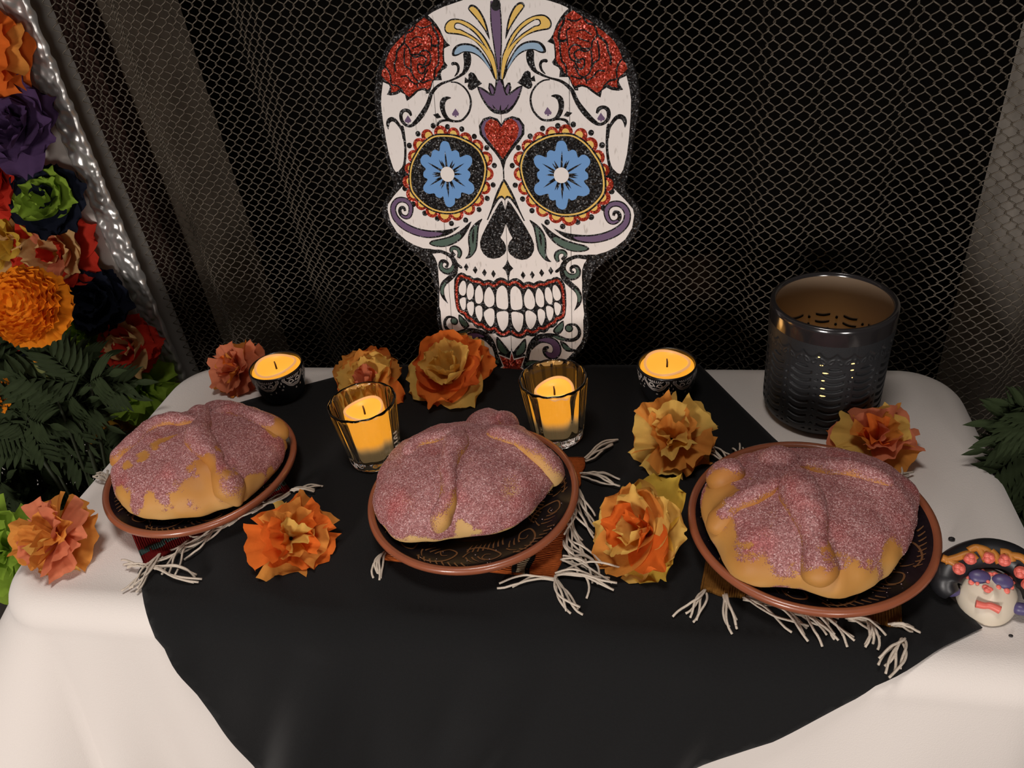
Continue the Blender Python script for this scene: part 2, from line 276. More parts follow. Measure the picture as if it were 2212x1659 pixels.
["eye_ray","black",9,"m","p",0,[[-721,2321],[-770,2296],[-806,2273],[-764,2283],[-712,2301]]],
["eye_ray","black",9,"m","p",0,[[-702,2290],[-736,2239],[-756,2199],[-723,2231],[-682,2278]]],
["eye_ray","black",9,"m","p",0,[[-693,2283],[-723,2221],[-738,2177],[-708,2215],[-672,2275]]],
["eye_ray","black",9,"m","p",0,[[-663,2274],[-663,2146],[-657,2081],[-647,2147],[-639,2275]]],
["eye_ray","black",9,"m","p",0,[[-669,2275],[-673,2208],[-670,2163],[-657,2207],[-645,2274]]],
["eye_ray","black",9,"m","p",0,[[-633,2277],[-599,2216],[-573,2179],[-585,2223],[-611,2287]]],
["eye_ray","black",9,"m","p",0,[[-641,2275],[-618,2217],[-597,2179],[-602,2222],[-618,2283]]],
["eye_ray","black",9,"m","p",0,[[-601,2294],[-503,2234],[-447,2207],[-493,2246],[-586,2313]]],
["eye_ray","black",9,"m","p",0,[[-596,2300],[-544,2277],[-503,2265],[-535,2290],[-583,2319]]],
["eye_ray","black",9,"m","p",0,[[-579,2330],[-521,2334],[-477,2342],[-520,2349],[-577,2352]]],
["eye_ray","black",9,"m","p",0,[[-578,2334],[-535,2340],[-497,2349],[-535,2354],[-577,2355]]],
["eye_ray","black",9,"m","p",0,[[-581,2368],[-489,2426],[-441,2462],[-497,2438],[-593,2386]]],
["eye_ray","black",9,"m","p",0,[[-577,2353],[-539,2370],[-505,2389],[-544,2384],[-584,2374]]],
["eye_ray","black",9,"m","p",0,[[-608,2398],[-584,2453],[-572,2493],[-599,2458],[-629,2406]]],
["eye_ray","black",9,"m","p",0,[[-596,2390],[-569,2430],[-551,2465],[-582,2438],[-615,2402]]],
["eye_center","white",10,"m","c",1,[-649,2341,83]],
["cheek_scroll","black",2,"m","s",1,[[-554,1755,3],[-681,1691,53],[-828,1659,82],[-974,1655,95],[-1118,1685,97],[-1245,1744,95],[-1333,1824,86],[-1361,1906,79],[-1350,1974,73],[-1303,2029,70],[-1242,2047,66],[-1178,2031,66],[-1139,1985,66],[-1138,1924,62],[-1167,1862,57],[-1213,1844,50],[-1262,1867,46],[-1279,1914,44],[-1260,1952,38],[-1223,1953,35],[-1212,1916,29]]],
["cheek_scroll","purple",3,"m","s",1,[[-769,1671,4],[-828,1659,40],[-974,1655,65],[-1118,1685,68],[-1245,1744,66],[-1333,1824,57],[-1361,1906,50],[-1350,1974,46],[-1303,2029,43],[-1242,2047,40],[-1178,2031,40],[-1139,1985,38],[-1138,1924,35],[-1167,1862,31],[-1213,1844,25],[-1262,1867,16]]],
["leaf","black",2,"m","p",1,[[-408,1813],[-433,1758],[-473,1690],[-544,1606],[-634,1548],[-746,1510],[-856,1506],[-927,1525],[-947,1548],[-908,1581],[-818,1601],[-714,1628],[-610,1672],[-520,1729],[-445,1792]]],
["leaf","green",3,"m","p",1,[[-541,1640],[-618,1576],[-745,1524],[-840,1520],[-905,1532],[-925,1549],[-879,1571],[-775,1595],[-664,1626],[-575,1666]]],
["leaf","black",2,"m","p",1,[[-275,1848],[-313,1775],[-332,1694],[-345,1592],[-365,1495],[-413,1424],[-458,1388],[-513,1380],[-478,1422],[-459,1485],[-464,1567],[-459,1643],[-436,1711],[-390,1773],[-331,1821]]],
["leaf","green",3,"m","p",1,[[-341,1774],[-349,1693],[-367,1584],[-379,1502],[-419,1438],[-446,1416],[-439,1513],[-445,1589],[-432,1677],[-392,1739]]],
["leaf","black",4,"m","p",1,[[-384,1733],[-382,1659],[-404,1556],[-411,1651]]],
["jaw_scroll","black",2,"m","s",1,[[-949,1450,59],[-883,1449,46],[-809,1452,40],[-717,1417,44],[-663,1366,59],[-646,1296,74],[-688,1231,81],[-755,1214,77],[-809,1236,66],[-827,1282,59],[-808,1329,52],[-767,1337,40],[-736,1310,33],[-750,1274,28],[-776,1273,22]]],
["jaw_scroll","green",3,"m","s",1,[[-667,1288,22],[-698,1237,37],[-755,1217,41],[-805,1240,37],[-822,1282,28],[-804,1322,15]]],
["jaw_scroll","black",2,"m","s",1,[[-637,1409,36],[-674,1450,44],[-675,1488,48],[-634,1505,52],[-588,1484,58],[-574,1439,58],[-596,1383,40]]],
["jaw_scroll","green",3,"m","s",1,[[-676,1457,19],[-668,1488,26],[-634,1501,26],[-592,1480,29],[-577,1439,29],[-591,1400,22]]],
["jaw_scroll","black",2,"m","p",1,[[-676,1387],[-635,1350],[-601,1316],[-558,1279],[-565,1257],[-597,1267],[-630,1315]]],
["jaw_scroll","black",2,"m","s",1,[[-626,1288,40],[-646,1211,54],[-685,1166,62],[-746,1114,65],[-800,1067,65],[-831,1011,60],[-836,949,54],[-816,883,37],[-772,817,3]]],
["jaw_scroll","green",3,"m","s",1,[[-782,1079,17],[-822,1017,31],[-833,960,33],[-827,922,17]]],
["diamond","black",2,"m","p",0,[[-504,1324],[-478,1278],[-507,1229],[-537,1276]]],
["diamond","black",2,"m","p",0,[[-396,1293],[-370,1247],[-399,1199],[-429,1246]]],
["diamond","black",2,"m","p",0,[[-285,1266],[-259,1220],[-287,1171],[-317,1218]]],
["diamond","black",2,"m","p",0,[[-177,1257],[-150,1211],[-178,1163],[-208,1210]]],
["mouth","black",2,"h","p",0,[[-4,1135],[-58,1167],[-101,1172],[-145,1152],[-182,1118],[-212,1132],[-250,1138],[-303,1121],[-337,1144],[-375,1157],[-425,1145],[-467,1176],[-506,1179],[-538,1202],[-576,1210],[-622,1190],[-653,1146],[-667,1118],[-681,1001],[-682,879],[-671,767],[-652,717],[-614,686],[-581,671],[-561,626],[-524,594],[-479,586],[-453,547],[-415,518],[-364,525],[-337,503],[-305,471],[-254,462],[-197,473],[-171,446],[-127,425],[-71,430],[-16,462]]],
["lip_glitter","red",3,"m","s",1,[[-5,1084,28],[-55,1119,28],[-98,1122,28],[-137,1094,28],[-177,1065,28],[-214,1084,28],[-247,1094,28],[-303,1075,28],[-340,1095,28],[-378,1109,28],[-433,1112,28],[-476,1137,28],[-525,1151,28],[-573,1170,28],[-609,1142,28],[-636,1081,28],[-648,981,28],[-652,858,28],[-645,763,28],[-611,725,28],[-561,706,28],[-536,662,28],[-487,637,28],[-444,599,28],[-400,574,28],[-355,577,28],[-317,539,28],[-262,520,28],[-194,539,28],[-157,493,28],[-102,468,28],[-57,482,28],[-13,519,28]]],
["tooth","white",4,"m","p",1,[[-552,1112],[-529,1091],[-522,1026],[-532,970],[-551,936],[-574,927],[-606,944],[-620,988],[-608,1044],[-579,1094]]],
["tooth","white",4,"m","p",1,[[-468,1083],[-444,1068],[-431,1014],[-438,942],[-464,896],[-493,878],[-514,899],[-522,960],[-511,1021],[-491,1066]]],
["tooth","white",4,"m","p",1,[[-358,1067],[-333,1030],[-320,970],[-324,898],[-349,852],[-384,837],[-413,855],[-421,915],[-413,993],[-387,1043]]],
["tooth","white",4,"m","p",1,[[-238,1051],[-207,1014],[-183,950],[-182,878],[-201,827],[-246,803],[-285,817],[-310,866],[-305,943],[-279,1011]]],
["tooth","white",4,"m","p",1,[[-84,1074],[-47,1060],[-22,1013],[-15,926],[-17,827],[-43,787],[-98,789],[-147,808],[-160,863],[-156,951],[-135,1029]]],
["tooth","white",4,"m","p",1,[[-573,904],[-542,898],[-541,836],[-551,774],[-573,747],[-597,766],[-615,821],[-617,871]]],
["tooth","white",4,"m","p",1,[[-483,856],[-445,847],[-443,791],[-453,723],[-478,677],[-505,698],[-526,764],[-525,826]]],
["tooth","white",4,"m","p",1,[[-385,814],[-347,803],[-339,753],[-349,668],[-378,612],[-406,653],[-425,714],[-424,781]]],
["tooth","white",4,"m","p",1,[[-247,786],[-198,772],[-190,711],[-200,626],[-238,558],[-281,587],[-316,664],[-317,737]]],
["tooth","white",4,"m","p",1,[[-77,762],[-23,749],[-20,682],[-36,586],[-95,511],[-137,562],[-160,657],[-156,735]]],
["chin_vine","black",2,"m","s",1,[[-194,157,37],[-209,262,52],[-258,384,59],[-343,460,67],[-448,490,55],[-523,495,48],[-596,470,59],[-684,449,44],[-765,458,44],[-823,508,43],[-832,577,38],[-795,636,33],[-745,647,28],[-693,629,31],[-678,590,37]]],
["chin_ball","black",2,"m","c",1,[-708,596,50]],
["chin_ball","green",3,"m","c",1,[-708,596,34]],
["chin_vine","green",3,"m","s",1,[[-515,487,10],[-581,469,30],[-655,451,13]]],
["chin_scroll","black",2,"m","s",1,[[-240,304,45],[-288,378,75],[-357,426,83],[-432,435,86],[-514,414,98],[-557,358,105],[-559,288,105],[-517,234,96],[-457,237,83],[-417,273,64],[-418,321,53],[-460,343,30]]],
["chin_scroll","purple",3,"m","s",1,[[-342,421,15],[-432,431,52],[-510,411,71],[-553,358,81],[-556,292,81],[-518,242,71],[-465,246,56],[-428,278,30]]],
["leaf","black",2,"m","p",1,[[-640,686],[-650,626],[-634,564],[-582,507],[-523,534],[-524,572],[-569,629]]],
["leaf","green",3,"m","p",1,[[-632,663],[-635,602],[-597,550],[-546,543],[-546,574],[-584,618]]],
["leaf","black",2,"m","p",1,[[-599,431],[-669,405],[-727,347],[-800,333],[-741,303],[-675,306],[-624,355]]],
["leaf","green",3,"m","p",1,[[-632,403],[-676,375],[-727,332],[-675,324],[-639,360]]],
["leaf","black",2,"m","p",1,[[-173,431],[-189,363],[-179,283],[-131,216],[-60,187],[-15,215],[-33,265],[-98,349]]],
["leaf","green",3,"m","p",1,[[-162,393],[-173,338],[-148,257],[-85,213],[-55,234],[-104,317]]],
["leaf","black",2,"m","p",1,[[-132,55],[-173,123],[-213,154],[-289,160],[-357,150],[-288,108],[-210,66]]],
["leaf","green",3,"m","p",1,[[-168,83],[-197,129],[-273,146],[-334,144],[-273,115]]],
["chin_star","black",2,"h","p",0,[[-20,316],[-9,255],[-169,227],[-193,149],[-227,136],[-193,36],[-207,-28],[-37,-65]]],
["chin_star","white",3,"h","p",0,[[-22,272],[-27,160],[-170,207],[-121,55],[-169,14],[-35,-15]]],
["chin_star_glitter","red",4,"h","p",0,[[-24,236],[-22,142],[-157,190],[-103,49],[-165,1],[-129,-34],[-37,-52]]],
["chin_star","darkred",5,"b","c",1,[28,14,49]]
]

# ---------------------------------------------------------------- materials
M_CLOTH = mat('white_tablecloth', (.78, .72, .67, 1), .85, spec=.2, bump=.25, bump_scale=900, sheen=.2)
M_BLACK = mat('black_cotton', (.0070, .0070, .0074, 1), .9, spec=.2, noise_amt=.25, noise_scale=700, bump=.3, bump_scale=1200, sheen=.07)
M_WIRE = mat('wire', (.165, .138, .105, 1), .5, metal=.3, spec=.5, noise_amt=.4, noise_scale=60)
M_STRIP = mat('hammered_pewter', (.44, .43, .41, 1), .32, metal=.65)
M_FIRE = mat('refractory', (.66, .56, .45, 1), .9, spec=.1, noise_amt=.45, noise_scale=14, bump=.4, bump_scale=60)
M_FIRE2 = mat('refractory_lit_right', (.88, .80, .70, 1), .9, spec=.1, noise_amt=.4, noise_scale=18, bump=.4, bump_scale=60)  # lighter copy of refractory: stronger light on the right panel is in the colour
M_SOOT = mat('soot', (.004, .0035, .003, 1), .95, spec=.05)
M_FRAME = mat('dark_brown_steel', (.017, .007, .005, 1), .7, spec=.08, noise_amt=.3, noise_scale=20)
M_WALL = mat('wall_paint', (.62, .58, .53, 1), .8, spec=.2, noise_amt=.08, noise_scale=30)
M_FLOOR = mat('floor_dark', (.05, .042, .035, 1), .8, noise_amt=.3)
M_LOG = mat('charred_log', (.06, .035, .022, 1), .95, spec=.1, noise_amt=.7, noise_scale=30, bump=.8, bump_scale=80)

# ---------------------------------------------------------------- fireplace frame (its plane is turned 6 degrees from the table)
FA = np.array([0.99446065, -0.10510954, 0.]); FN = np.array([0.10510954, 0.99446065, 0.])   # along, into the fireplace
FO = np.array([-0.17, 0.868, 0.0])
def fp(s, d, z): return FO + FA * s + FN * d + np.array([0, 0, z])
def fhit(px, d): return onP(px, FO + FN * d, FN)
def fs(px, d):
    p = fhit(px, d); return float(np.dot(p - FO, FA)), float(p[2])
FLOOR_Z = -0.50
def slab(P8): return P8, [(0, 1, 2, 3), (7, 6, 5, 4), (0, 4, 5, 1), (1, 5, 6, 2), (2, 6, 7, 3), (3, 7, 4, 0)]
def fbox(s0, s1, d0, d1, z0, z1):
    return slab([fp(s0, d0, z0), fp(s1, d0, z0), fp(s1, d0, z1), fp(s0, d0, z1), fp(s0, d1, z0), fp(s1, d1, z0), fp(s1, d1, z1), fp(s0, d1, z1)])
# hammered strip edges from the photograph's left
sL = fs((137, 320), -.006)[0]; sR = fs((185, 316), -.006)[0]
def struct(name, V, F, m):
    o = link(name, mesh(name, V, F, m, False)); o['kind'] = 'structure'; return o
struct('wall_back_left', *fbox(-2.2, sL - .004, 0.0, .1, FLOOR_Z, 1.6), M_WALL)
struct('floor', [(-3, -2.5, FLOOR_Z), (3, -2.5, FLOOR_Z), (3, 1.6, FLOOR_Z), (-3, 1.6, FLOOR_Z), (-3, -2.5, FLOOR_Z - .05), (3, -2.5, FLOOR_Z - .05), (3, 1.6, FLOOR_Z - .05), (-3, 1.6, FLOOR_Z - .05)], [(0, 1, 2, 3), (7, 6, 5, 4), (0, 4, 5, 1), (1, 5, 6, 2), (2, 6, 7, 3), (3, 7, 4, 0)], M_FLOOR)
OPN_R = .66; DB = .36                                 # right edge of the opening, depth of the firebox
bL = fs((480, 300), DB)[0]; bR = fs((2112, 450), DB)[0]
fire = thing('fireplace', 'black wide fireplace opening with brown refractory side panels behind the mesh curtain', 'fireplace', tuple(fp(0, 0, FLOOR_Z)))
zt = 1.15
def panel(name, m, a, b, th=.03, z0=FLOOR_Z, z1=zt):
    a, b = np.array(a), np.array(b); t = b - a; n = np.array([-t[1], t[0]]); n = n / np.linalg.norm(n) * th
    q = lambda p, z: fp(p[0], p[1], z)
    V, F = slab([q(a, z0), q(b, z0), q(b, z1), q(a, z1), q(a + n, z0), q(b + n, z0), q(b + n, z1), q(a + n, z1)])
    return part(name, V, F, m, fire, False)
panel('side_panel', M_FIRE, (sR + .034, .06), (bL, DB))
panel('side_panel', M_FIRE2, (bR, DB), (OPN_R - .04, .06))
panel('back_panel', M_SOOT, (bL - .02, DB), (bR + .02, DB))
part('firebox_floor', *fbox(sR, OPN_R, 0.03, DB + .03, FLOOR_Z, FLOOR_Z + .14), M_SOOT, fire, False)
part('firebox_top', *fbox(sR, OPN_R, 0.03, DB + .03, zt, zt + .03), M_SOOT, fire, False)
part('frame_jamb', *fbox(sR - .004, sR + .034, .036, .07, FLOOR_Z, zt), M_FRAME, fire, False)
part('frame_jamb', *fbox(OPN_R - .052, OPN_R + .01, .012, .05, FLOOR_Z, zt), M_FRAME, fire, False)
part('frame_lintel', *fbox(sR - .004, OPN_R + .01, .0, .05, zt - .05, zt), M_FRAME, fire, False)
# hammered metal strip: real dents
nu, nv = 900, 22; V = []
hr = random.Random(3); pits = [(hr.random() * 1.1 - .05, hr.random() * 1.65, .0042 + .0032 * hr.random()) for _ in range(520)]
wS = sR - sL
ZZ, SS = np.meshgrid(np.linspace(FLOOR_Z, 1.15, nu), np.linspace(0, wS, nv), indexing='ij')
Hm = np.zeros_like(ZZ)
for i in range(nu):
    for j in range(nv): Hm[i, j] = .0016 + .0042 * noise.noise(Vector((SS[i, j] * 125, ZZ[i, j] * 95, 3.3)))
Hm = np.clip(Hm, -.0004, .0038)
for (a, b, r) in pits[:0]:
    i0, i1 = int((b - 2.2 * r) / 1.65 * nu), int((b + 2.2 * r) / 1.65 * nu) + 2; i0 = max(i0, 0)
    dz = ZZ[i0:i1] - FLOOR_Z - b; ds = SS[i0:i1] - a * wS
    Hm[i0:i1] = np.maximum(Hm[i0:i1], .0030 * np.clip(1.15 * np.exp(-((dz / 1.3) ** 2 + ds ** 2) / (r * .72) ** 2), 0, 1))
for i in range(nu):
    for j in range(nv):
        e = min(j, nv - 1 - j); edge = .006 * (1 if e == 0 else 0)
        V.append(fp(sL + SS[i, j], -.006 + Hm[i, j] + edge, ZZ[i, j]))
part('hammered_strip', V, [f[::-1] for f in grid_faces(nu, nv)], M_STRIP, fire)
# charred logs behind the mesh
def log(px, d, r, s_half, name='log'):
    s, z = fs(px, d); z = max(z, FLOOR_Z + .14 + r)
    P = [fp(s + t * s_half, d + .02 * t, z + .01 * t) for t in np.linspace(-1, 1, 12)]
    R = [r * (.9 + .15 * noise.noise((t * 3, r * 90, 1))) for t in np.linspace(-1, 1, 12)]
    V, F = tube(P, R, 14)
    o = link(name, mesh(name, np.array(V) - P[5], F, M_LOG)); o.location = P[5]; return o
tag(log((1300, 620), .2, .045, .17), 'charred brown log lying in the dark firebox behind the skull jaw', 'log')
tag(log((1010, 690), .25, .04, .22), 'darker second log deep in the firebox left of the skull jaw', 'log')
grate = thing('log_grate', 'dark iron grate under the logs in the firebox', 'grate', tuple(fp(.12, .22, FLOOR_Z + .14)))
zl = min(fs((1300, 620), .2)[1], fs((1010, 690), .25)[1])
for k in range(6):
    s0 = -.25 + k * .12
    V, F = tube([fp(s0, .12, zl - .02), fp(s0, .14, zl - .052), fp(s0, .32, zl - .052), fp(s0, .34, zl - .03)], .007, 6); part('bar', V, F, M_SOOT, grate)
for s0 in (-.24, .34):
    for d0 in (.15, .31):
        V, F = tube([fp(s0, d0, FLOOR_Z + .14), fp(s0, d0, zl - .05)], .008, 6); part('leg', V, F, M_SOOT, grate)
for d0 in (.15, .31):
    V, F = tube([fp(-.26, d0, zl - .06), fp(.36, d0, zl - .06)], .007, 6); part('bar', V, F, M_SOOT, grate)

# unseen mantel shelf added above the opening to shade the back of the table
struct('shading_mantel_1', *fbox(-1.6, 1.6, -.41, .1, 1.15, 1.22), M_WALL)
# ---------------------------------------------------------------- wire mesh curtain: every coil is one part
PITCH, AMP, SPC = .0148, .0043, .0071
curtain = thing('mesh_curtain', 'woven bronze-grey wire mesh fire curtain hanging in soft folds across the fireplace', 'fire screen', tuple(fp(0, 0, FLOOR_Z + .2)))
zc0, zc1 = -.22, .50
npit = int((zc1 - zc0) / PITCH); ns = 10
th = np.arange(npit * ns + 1) / ns * 2 * pi
Pc = np.stack([AMP * np.cos(th), .0017 * np.sin(th), zc0 + PITCH * th / (2 * pi)], -1)
V, F = tube(Pc, .00075, 4, cap=True)
coil_me = mesh('wire_coil', V, F, M_WIRE)
# fold profile along the rod: coils keep their spacing along the fold
s = sR + .004; k = 0; base = np.array(curtain.location)
fold = lambda s: .0095 * sin(2 * pi * s / .19 + .9) + .005 * sin(2 * pi * s / .083 + 2.1) + .002 * sin(s * 160)
while s < OPN_R - .03 and k < 300:
    d = .016 + fold(s)
    p = fp(s, d, (PITCH / 2 if k % 2 else 0))
    o = link('wire_coil', coil_me, curtain, tuple(p - base * [1, 1, 0] - [0, 0, base[2]]))
    sl = (fold(s + .002) - fold(s - .002)) / .004
    o.rotation_euler = (0, 0, atan2(FA[1], FA[0]) + atan2(sl, 1))
    s += SPC / sqrt(1 + sl * sl); k += 1
V, F = tube([fp(sR, .012, .51), fp(OPN_R, .012, .51)], .005, 8); part('curtain_rod', V, F, M_FRAME, curtain)

# ---------------------------------------------------------------- table cloth over the low table
X0, X1, Y0, Y1 = -.627, .300, .408, .786
RC, RB = .035, .028
def edge_fold(s, h, x, y=.4):
    """outward sway of the hanging skirt at height h below the top"""
    left = min(1, max(0, (-x - .57) / .035)) * min(1, max(0, (.66 - y) / .2))
    if y > .7: return .02 * h + .02 * h * sin(s * 50)
    return (.10 + .70 * left) * h + (.16 * h) * max(0, sin(s * 2 * pi / .235 + .6 + h * 2.2)) ** 2 * .55 + .03 * h * sin(s * 2 * pi / .11 + 1)
def skirt_pt(p, n, s, e):
    q = RB * pi / 2
    if e <= q:
        a = e / RB; o, z = RB * sin(a), -RB * (1 - cos(a))
    else:
        h = e - q; o, z = RB + edge_fold(s, h, p[0], p[1]), -RB - h * .985
    return (p[0] + n[0] * o, p[1] + n[1] * o, z)
# perimeter of the rounded rectangle
per = []
def arc(cx, cy, a0, a1, n=14):
    for k in range(n): 
        a = a0 + (a1 - a0) * k / (n - 1); per.append(((cx + RC * cos(a), cy + RC * sin(a)), (cos(a), sin(a))))
def line(a, b, nrm, n):
    for k in range(1, n): 
        t = k / n; per.append(((a[0] + (b[0] - a[0]) * t, a[1] + (b[1] - a[1]) * t), nrm))
xa, xb, ya, yb = X0 + RB * .6, X1 - RB * .6, Y0, Y1 - RB * .6
line((xa + RC, ya), (xb - RC, ya), (0, -1), 110); arc(xb - RC, ya + RC, -pi / 2, 0); line((xb, ya + RC), (xb, yb - RC), (1, 0), 50); arc(xb - RC, yb - RC, 0, pi / 2)
line((xb - RC, yb), (xa + RC, yb), (0, 1), 100); arc(xa + RC, yb - RC, pi / 2, pi); line((xa, yb - RC), (xa, ya + RC), (-1, 0), 50); arc(xa + RC, ya + RC, pi, 1.5 * pi)
def top_z(x, y): return .0007 * sin(x * 23 + y * 9) + .0006 * noise.noise((x * 14, y * 14, 3)) - .0008
n = len(per); V = []; cxy = ((xa + xb) / 2, (ya + yb) / 2); slen = 0; ss = []
for i, (p, nn) in enumerate(per):
    if i: slen += hypot(p[0] - per[i - 1][0][0], p[1] - per[i - 1][0][1])
    ss.append(slen)
ES = [0, .005, .010, .015, .020, .025, .03, .035, .04, .044] + list(np.linspace(.052, .515, 40))
TT = [.02, .1, .2, .3, .4, .5, .6, .7, .8, .86, .92, .96, .985]
for t in TT:
    for (p, nn) in per:
        x, y = cxy[0] + (p[0] - cxy[0]) * t, cxy[1] + (p[1] - cxy[1]) * t; V.append((x, y, top_z(x, y) * min(1, (1 - t) * 12)))
for e in ES:
    for (p, nn), s_ in zip(per, ss): V.append(skirt_pt(p, nn, s_, e))
F = grid_faces(len(TT) + len(ES), n, True); F.append(tuple(range(n)))
F = [f[::-1] for f in F]
cl = link('tablecloth', mesh('tablecloth', V, F, M_CLOTH)); tag(cl, 'plain white cloth draped over the low altar table', 'tablecloth')
# ---------------------------------------------------------------- black runner
def top_on(x, y): return .0024 + top_z(x, y)
def run_pt(x, w, off=.0022):
    e = Y0 - w
    if e <= 0: return (x, w, off + top_z(x, w) + .0012 * max(0, noise.noise((x * 9, w * 9, 7))) + .0055 * max(0, noise.noise((x * 13 + w * 6, w * 11, 2))) * min(1, max(0, (.52 - w) / .06)))
    s_ = x - (xa + RC) - (xb - xa - 2 * RC) / 110; p = skirt_pt((x, Y0), (0, -1), s_, e); q = RB * pi / 2
    a = min(e / q, 1) * pi / 2
    h = max(0, e - q); hh = h + .03 * min(1, e / RB); rid = .27 * hh * max(0, sin((x + .45 * h) * 2 * pi / .155 + .4)) ** 2 * .6 + .05 * hh * max(0, noise.noise((x * 22 + h * 9, h * 6, 4)))
    return (p[0], p[1] - off * sin(a) - rid - .004 * min(1, h / .05), p[2] + off * cos(a))
RUN = [(-.36, .782), (-.2, .784), (.034, .7835), (.104, .652), (.172, .54), (.235, .429), (.196, .405), (.152, .379), (.083, .315), (-.022, .235), (-.09, .13), (-.20, -.03), (-.30, .02), (-.385, .145), (-.420, .28), (-.439, .365), (-.452, .385), (-.490, .431), (-.513, .56), (-.516, .696), (-.413, .753)]
bd = []
for i in range(len(RUN)):
    a, b = np.array(RUN[i]), np.array(RUN[(i + 1) % len(RUN)]); m_ = max(2, int(np.linalg.norm(b - a) / .008))
    for k in range(m_): bd.append(a + (b - a) * k / m_)
inner = []
def inside(p, poly):
    c = False; x, y = p
    for i in range(len(poly)):
        x1, y1 = poly[i]; x2, y2 = poly[i - 1]
        if (y1 > y) != (y2 > y) and x < (x2 - x1) * (y - y1) / (y2 - y1) + x1: c = not c
    return c
ys = list(np.arange(-.03, .365, .0075)) + list(np.arange(.365, .412, .003)) + list(np.arange(.416, .785, .009))
for iy, y in enumerate(ys):
    for x in np.arange(-.53, .25, .009):
        xx = x + (.0045 if iy % 2 else 0)
        if inside((xx, y), RUN): inner.append(np.array([xx, y]))
bda = np.array(bd); inner = [p for p in inner if np.min(np.sum((bda - p) ** 2, 1)) > .004 ** 2]
allp = [Vector(p) for p in bd + inner]; nb = len(bd)
vv, ee, ff, *_ = delaunay_2d_cdt(allp, [(i, (i + 1) % nb) for i in range(nb)], [list(range(nb))], 1, 1e-6)
V = [run_pt(p.x, p.y) for p in vv]; nv0 = len(V)
rn = link('table_runner', mesh('table_runner', V, [tuple(f) for f in ff], M_BLACK)); tag(rn, 'matte black cotton runner laid askew over the white cloth', 'runner')
md = rn.modifiers.new('thickness', 'SOLIDIFY'); md.thickness = .0012; md.offset = 1.0
# hem: a stitched fold along the edge
hem = []

# ---------------------------------------------------------------- painted skull board
def glitter(name, col, spark, rough=.35):
    m = mat(name, col, rough, metal=.25, spec=.6); nt = m.node_tree; b = nt.nodes['Principled BSDF']
    tc = nt.nodes.new('ShaderNodeTexCoord'); v = nt.nodes.new('ShaderNodeTexVoronoi'); v.inputs['Scale'].default_value = 800
    nt.links.new(tc.outputs['Object'], v.inputs['Vector'])
    cr = nt.nodes.new('ShaderNodeValToRGB'); e = cr.color_ramp.elements
    e[0].position = 0; e[0].color = [c * .35 for c in col[:3]] + [1]; e[1].position = .93; e[1].color = [c * 1.2 for c in col[:3]] + [1]
    k = cr.color_ramp.elements.new(.97); k.color = spark
    sp = nt.nodes.new('ShaderNodeSeparateColor'); nt.links.new(v.outputs['Color'], sp.inputs['Color']); nt.links.new(sp.outputs['Red'], cr.inputs['Fac'])
    nt.links.new(cr.outputs['Color'], b.inputs['Base Color'])
    sub = nt.nodes.new('ShaderNodeVectorMath'); sub.operation = 'MULTIPLY_ADD'; sub.inputs[1].default_value = (1.5, 1.5, 1.5); sub.inputs[2].default_value = (-.75, -.75, -.75)
    geo = nt.nodes.new('ShaderNodeNewGeometry'); ad = nt.nodes.new('ShaderNodeVectorMath'); ad.operation = 'ADD'; nm = nt.nodes.new('ShaderNodeVectorMath'); nm.operation = 'NORMALIZE'
    nt.links.new(v.outputs['Color'], sub.inputs[0]); nt.links.new(sub.outputs[0], ad.inputs[0]); nt.links.new(geo.outputs['Normal'], ad.inputs[1]); nt.links.new(ad.outputs[0], nm.inputs[0]); nt.links.new(nm.outputs[0], b.inputs['Normal'])
    return m
def whitewash():
    m = mat('whitewashed_wood', (.84, .79, .755, 1), .7, spec=.25); nt = m.node_tree; b = nt.nodes['Principled BSDF']
    tc = nt.nodes.new('ShaderNodeTexCoord'); mp = nt.nodes.new('ShaderNodeMapping'); mp.inputs['Scale'].default_value = (420, 420, 26)
    n = nt.nodes.new('ShaderNodeTexNoise'); n.inputs['Scale'].default_value = 1; n.inputs['Detail'].default_value = 3
    cr = nt.nodes.new('ShaderNodeValToRGB'); e = cr.color_ramp.elements; e[0].position = .27; e[0].color = (.60, .55, .51, 1); e[1].position = .38; e[1].color = (.84, .79, .755, 1)
    nt.links.new(tc.outputs['Object'], mp.inputs['Vector']); nt.links.new(mp.outputs['Vector'], n.inputs['Vector']); nt.links.new(n.outputs['Fac'], cr.inputs['Fac']); nt.links.new(cr.outputs['Color'], b.inputs['Base Color'])
    return m
SM = dict(white=whitewash(), black=glitter('black_glitter', (.012, .011, .012, 1), (.35, .36, .37, 1), .45), red=glitter('red_glitter', (.58, .050, .022, 1), (1, .38, .26, 1)),
          yellow=mat('yellow_paint', srgb(232, 190, 88), .6), purple=mat('purple_paint', srgb(98, 70, 108), .6), blue=mat('pale_blue_paint', srgb(142, 172, 198), .6),
          blue2=mat('blue_paint', srgb(98, 150, 208), .6), green=mat('green_paint', srgb(62, 88, 74), .6), darkred=mat('dark_red_paint', srgb(120, 38, 28), .6), board=mat('board_edge', (.018, .015, .014, 1), .6))
SK_A = np.array([0.9943758655527257, -0.10510057839775136, -0.013057810946927494]); SK_B = np.array([0.03267959187220502, 0.18721068677896918, 0.9817760452520794])
SK_N = np.array([-0.10074066845784621, -0.9766811287089585, 0.18959243271412893]); SK_O = np.array([-0.18704299160760118, 0.7739763437906336, 0.0])
skull = bpy.data.objects.new('skull_sign', None); COL.objects.link(skull); skull.location = SK_O
tag(skull, 'painted wooden sugar skull sign with blue flower eyes leaning on the mesh curtain', 'sign')
sk = lambda x, y, z: SK_O + SK_A * x + SK_B * y + SK_N * z
SK_T = .009                                             # board thickness, front face at z = 0
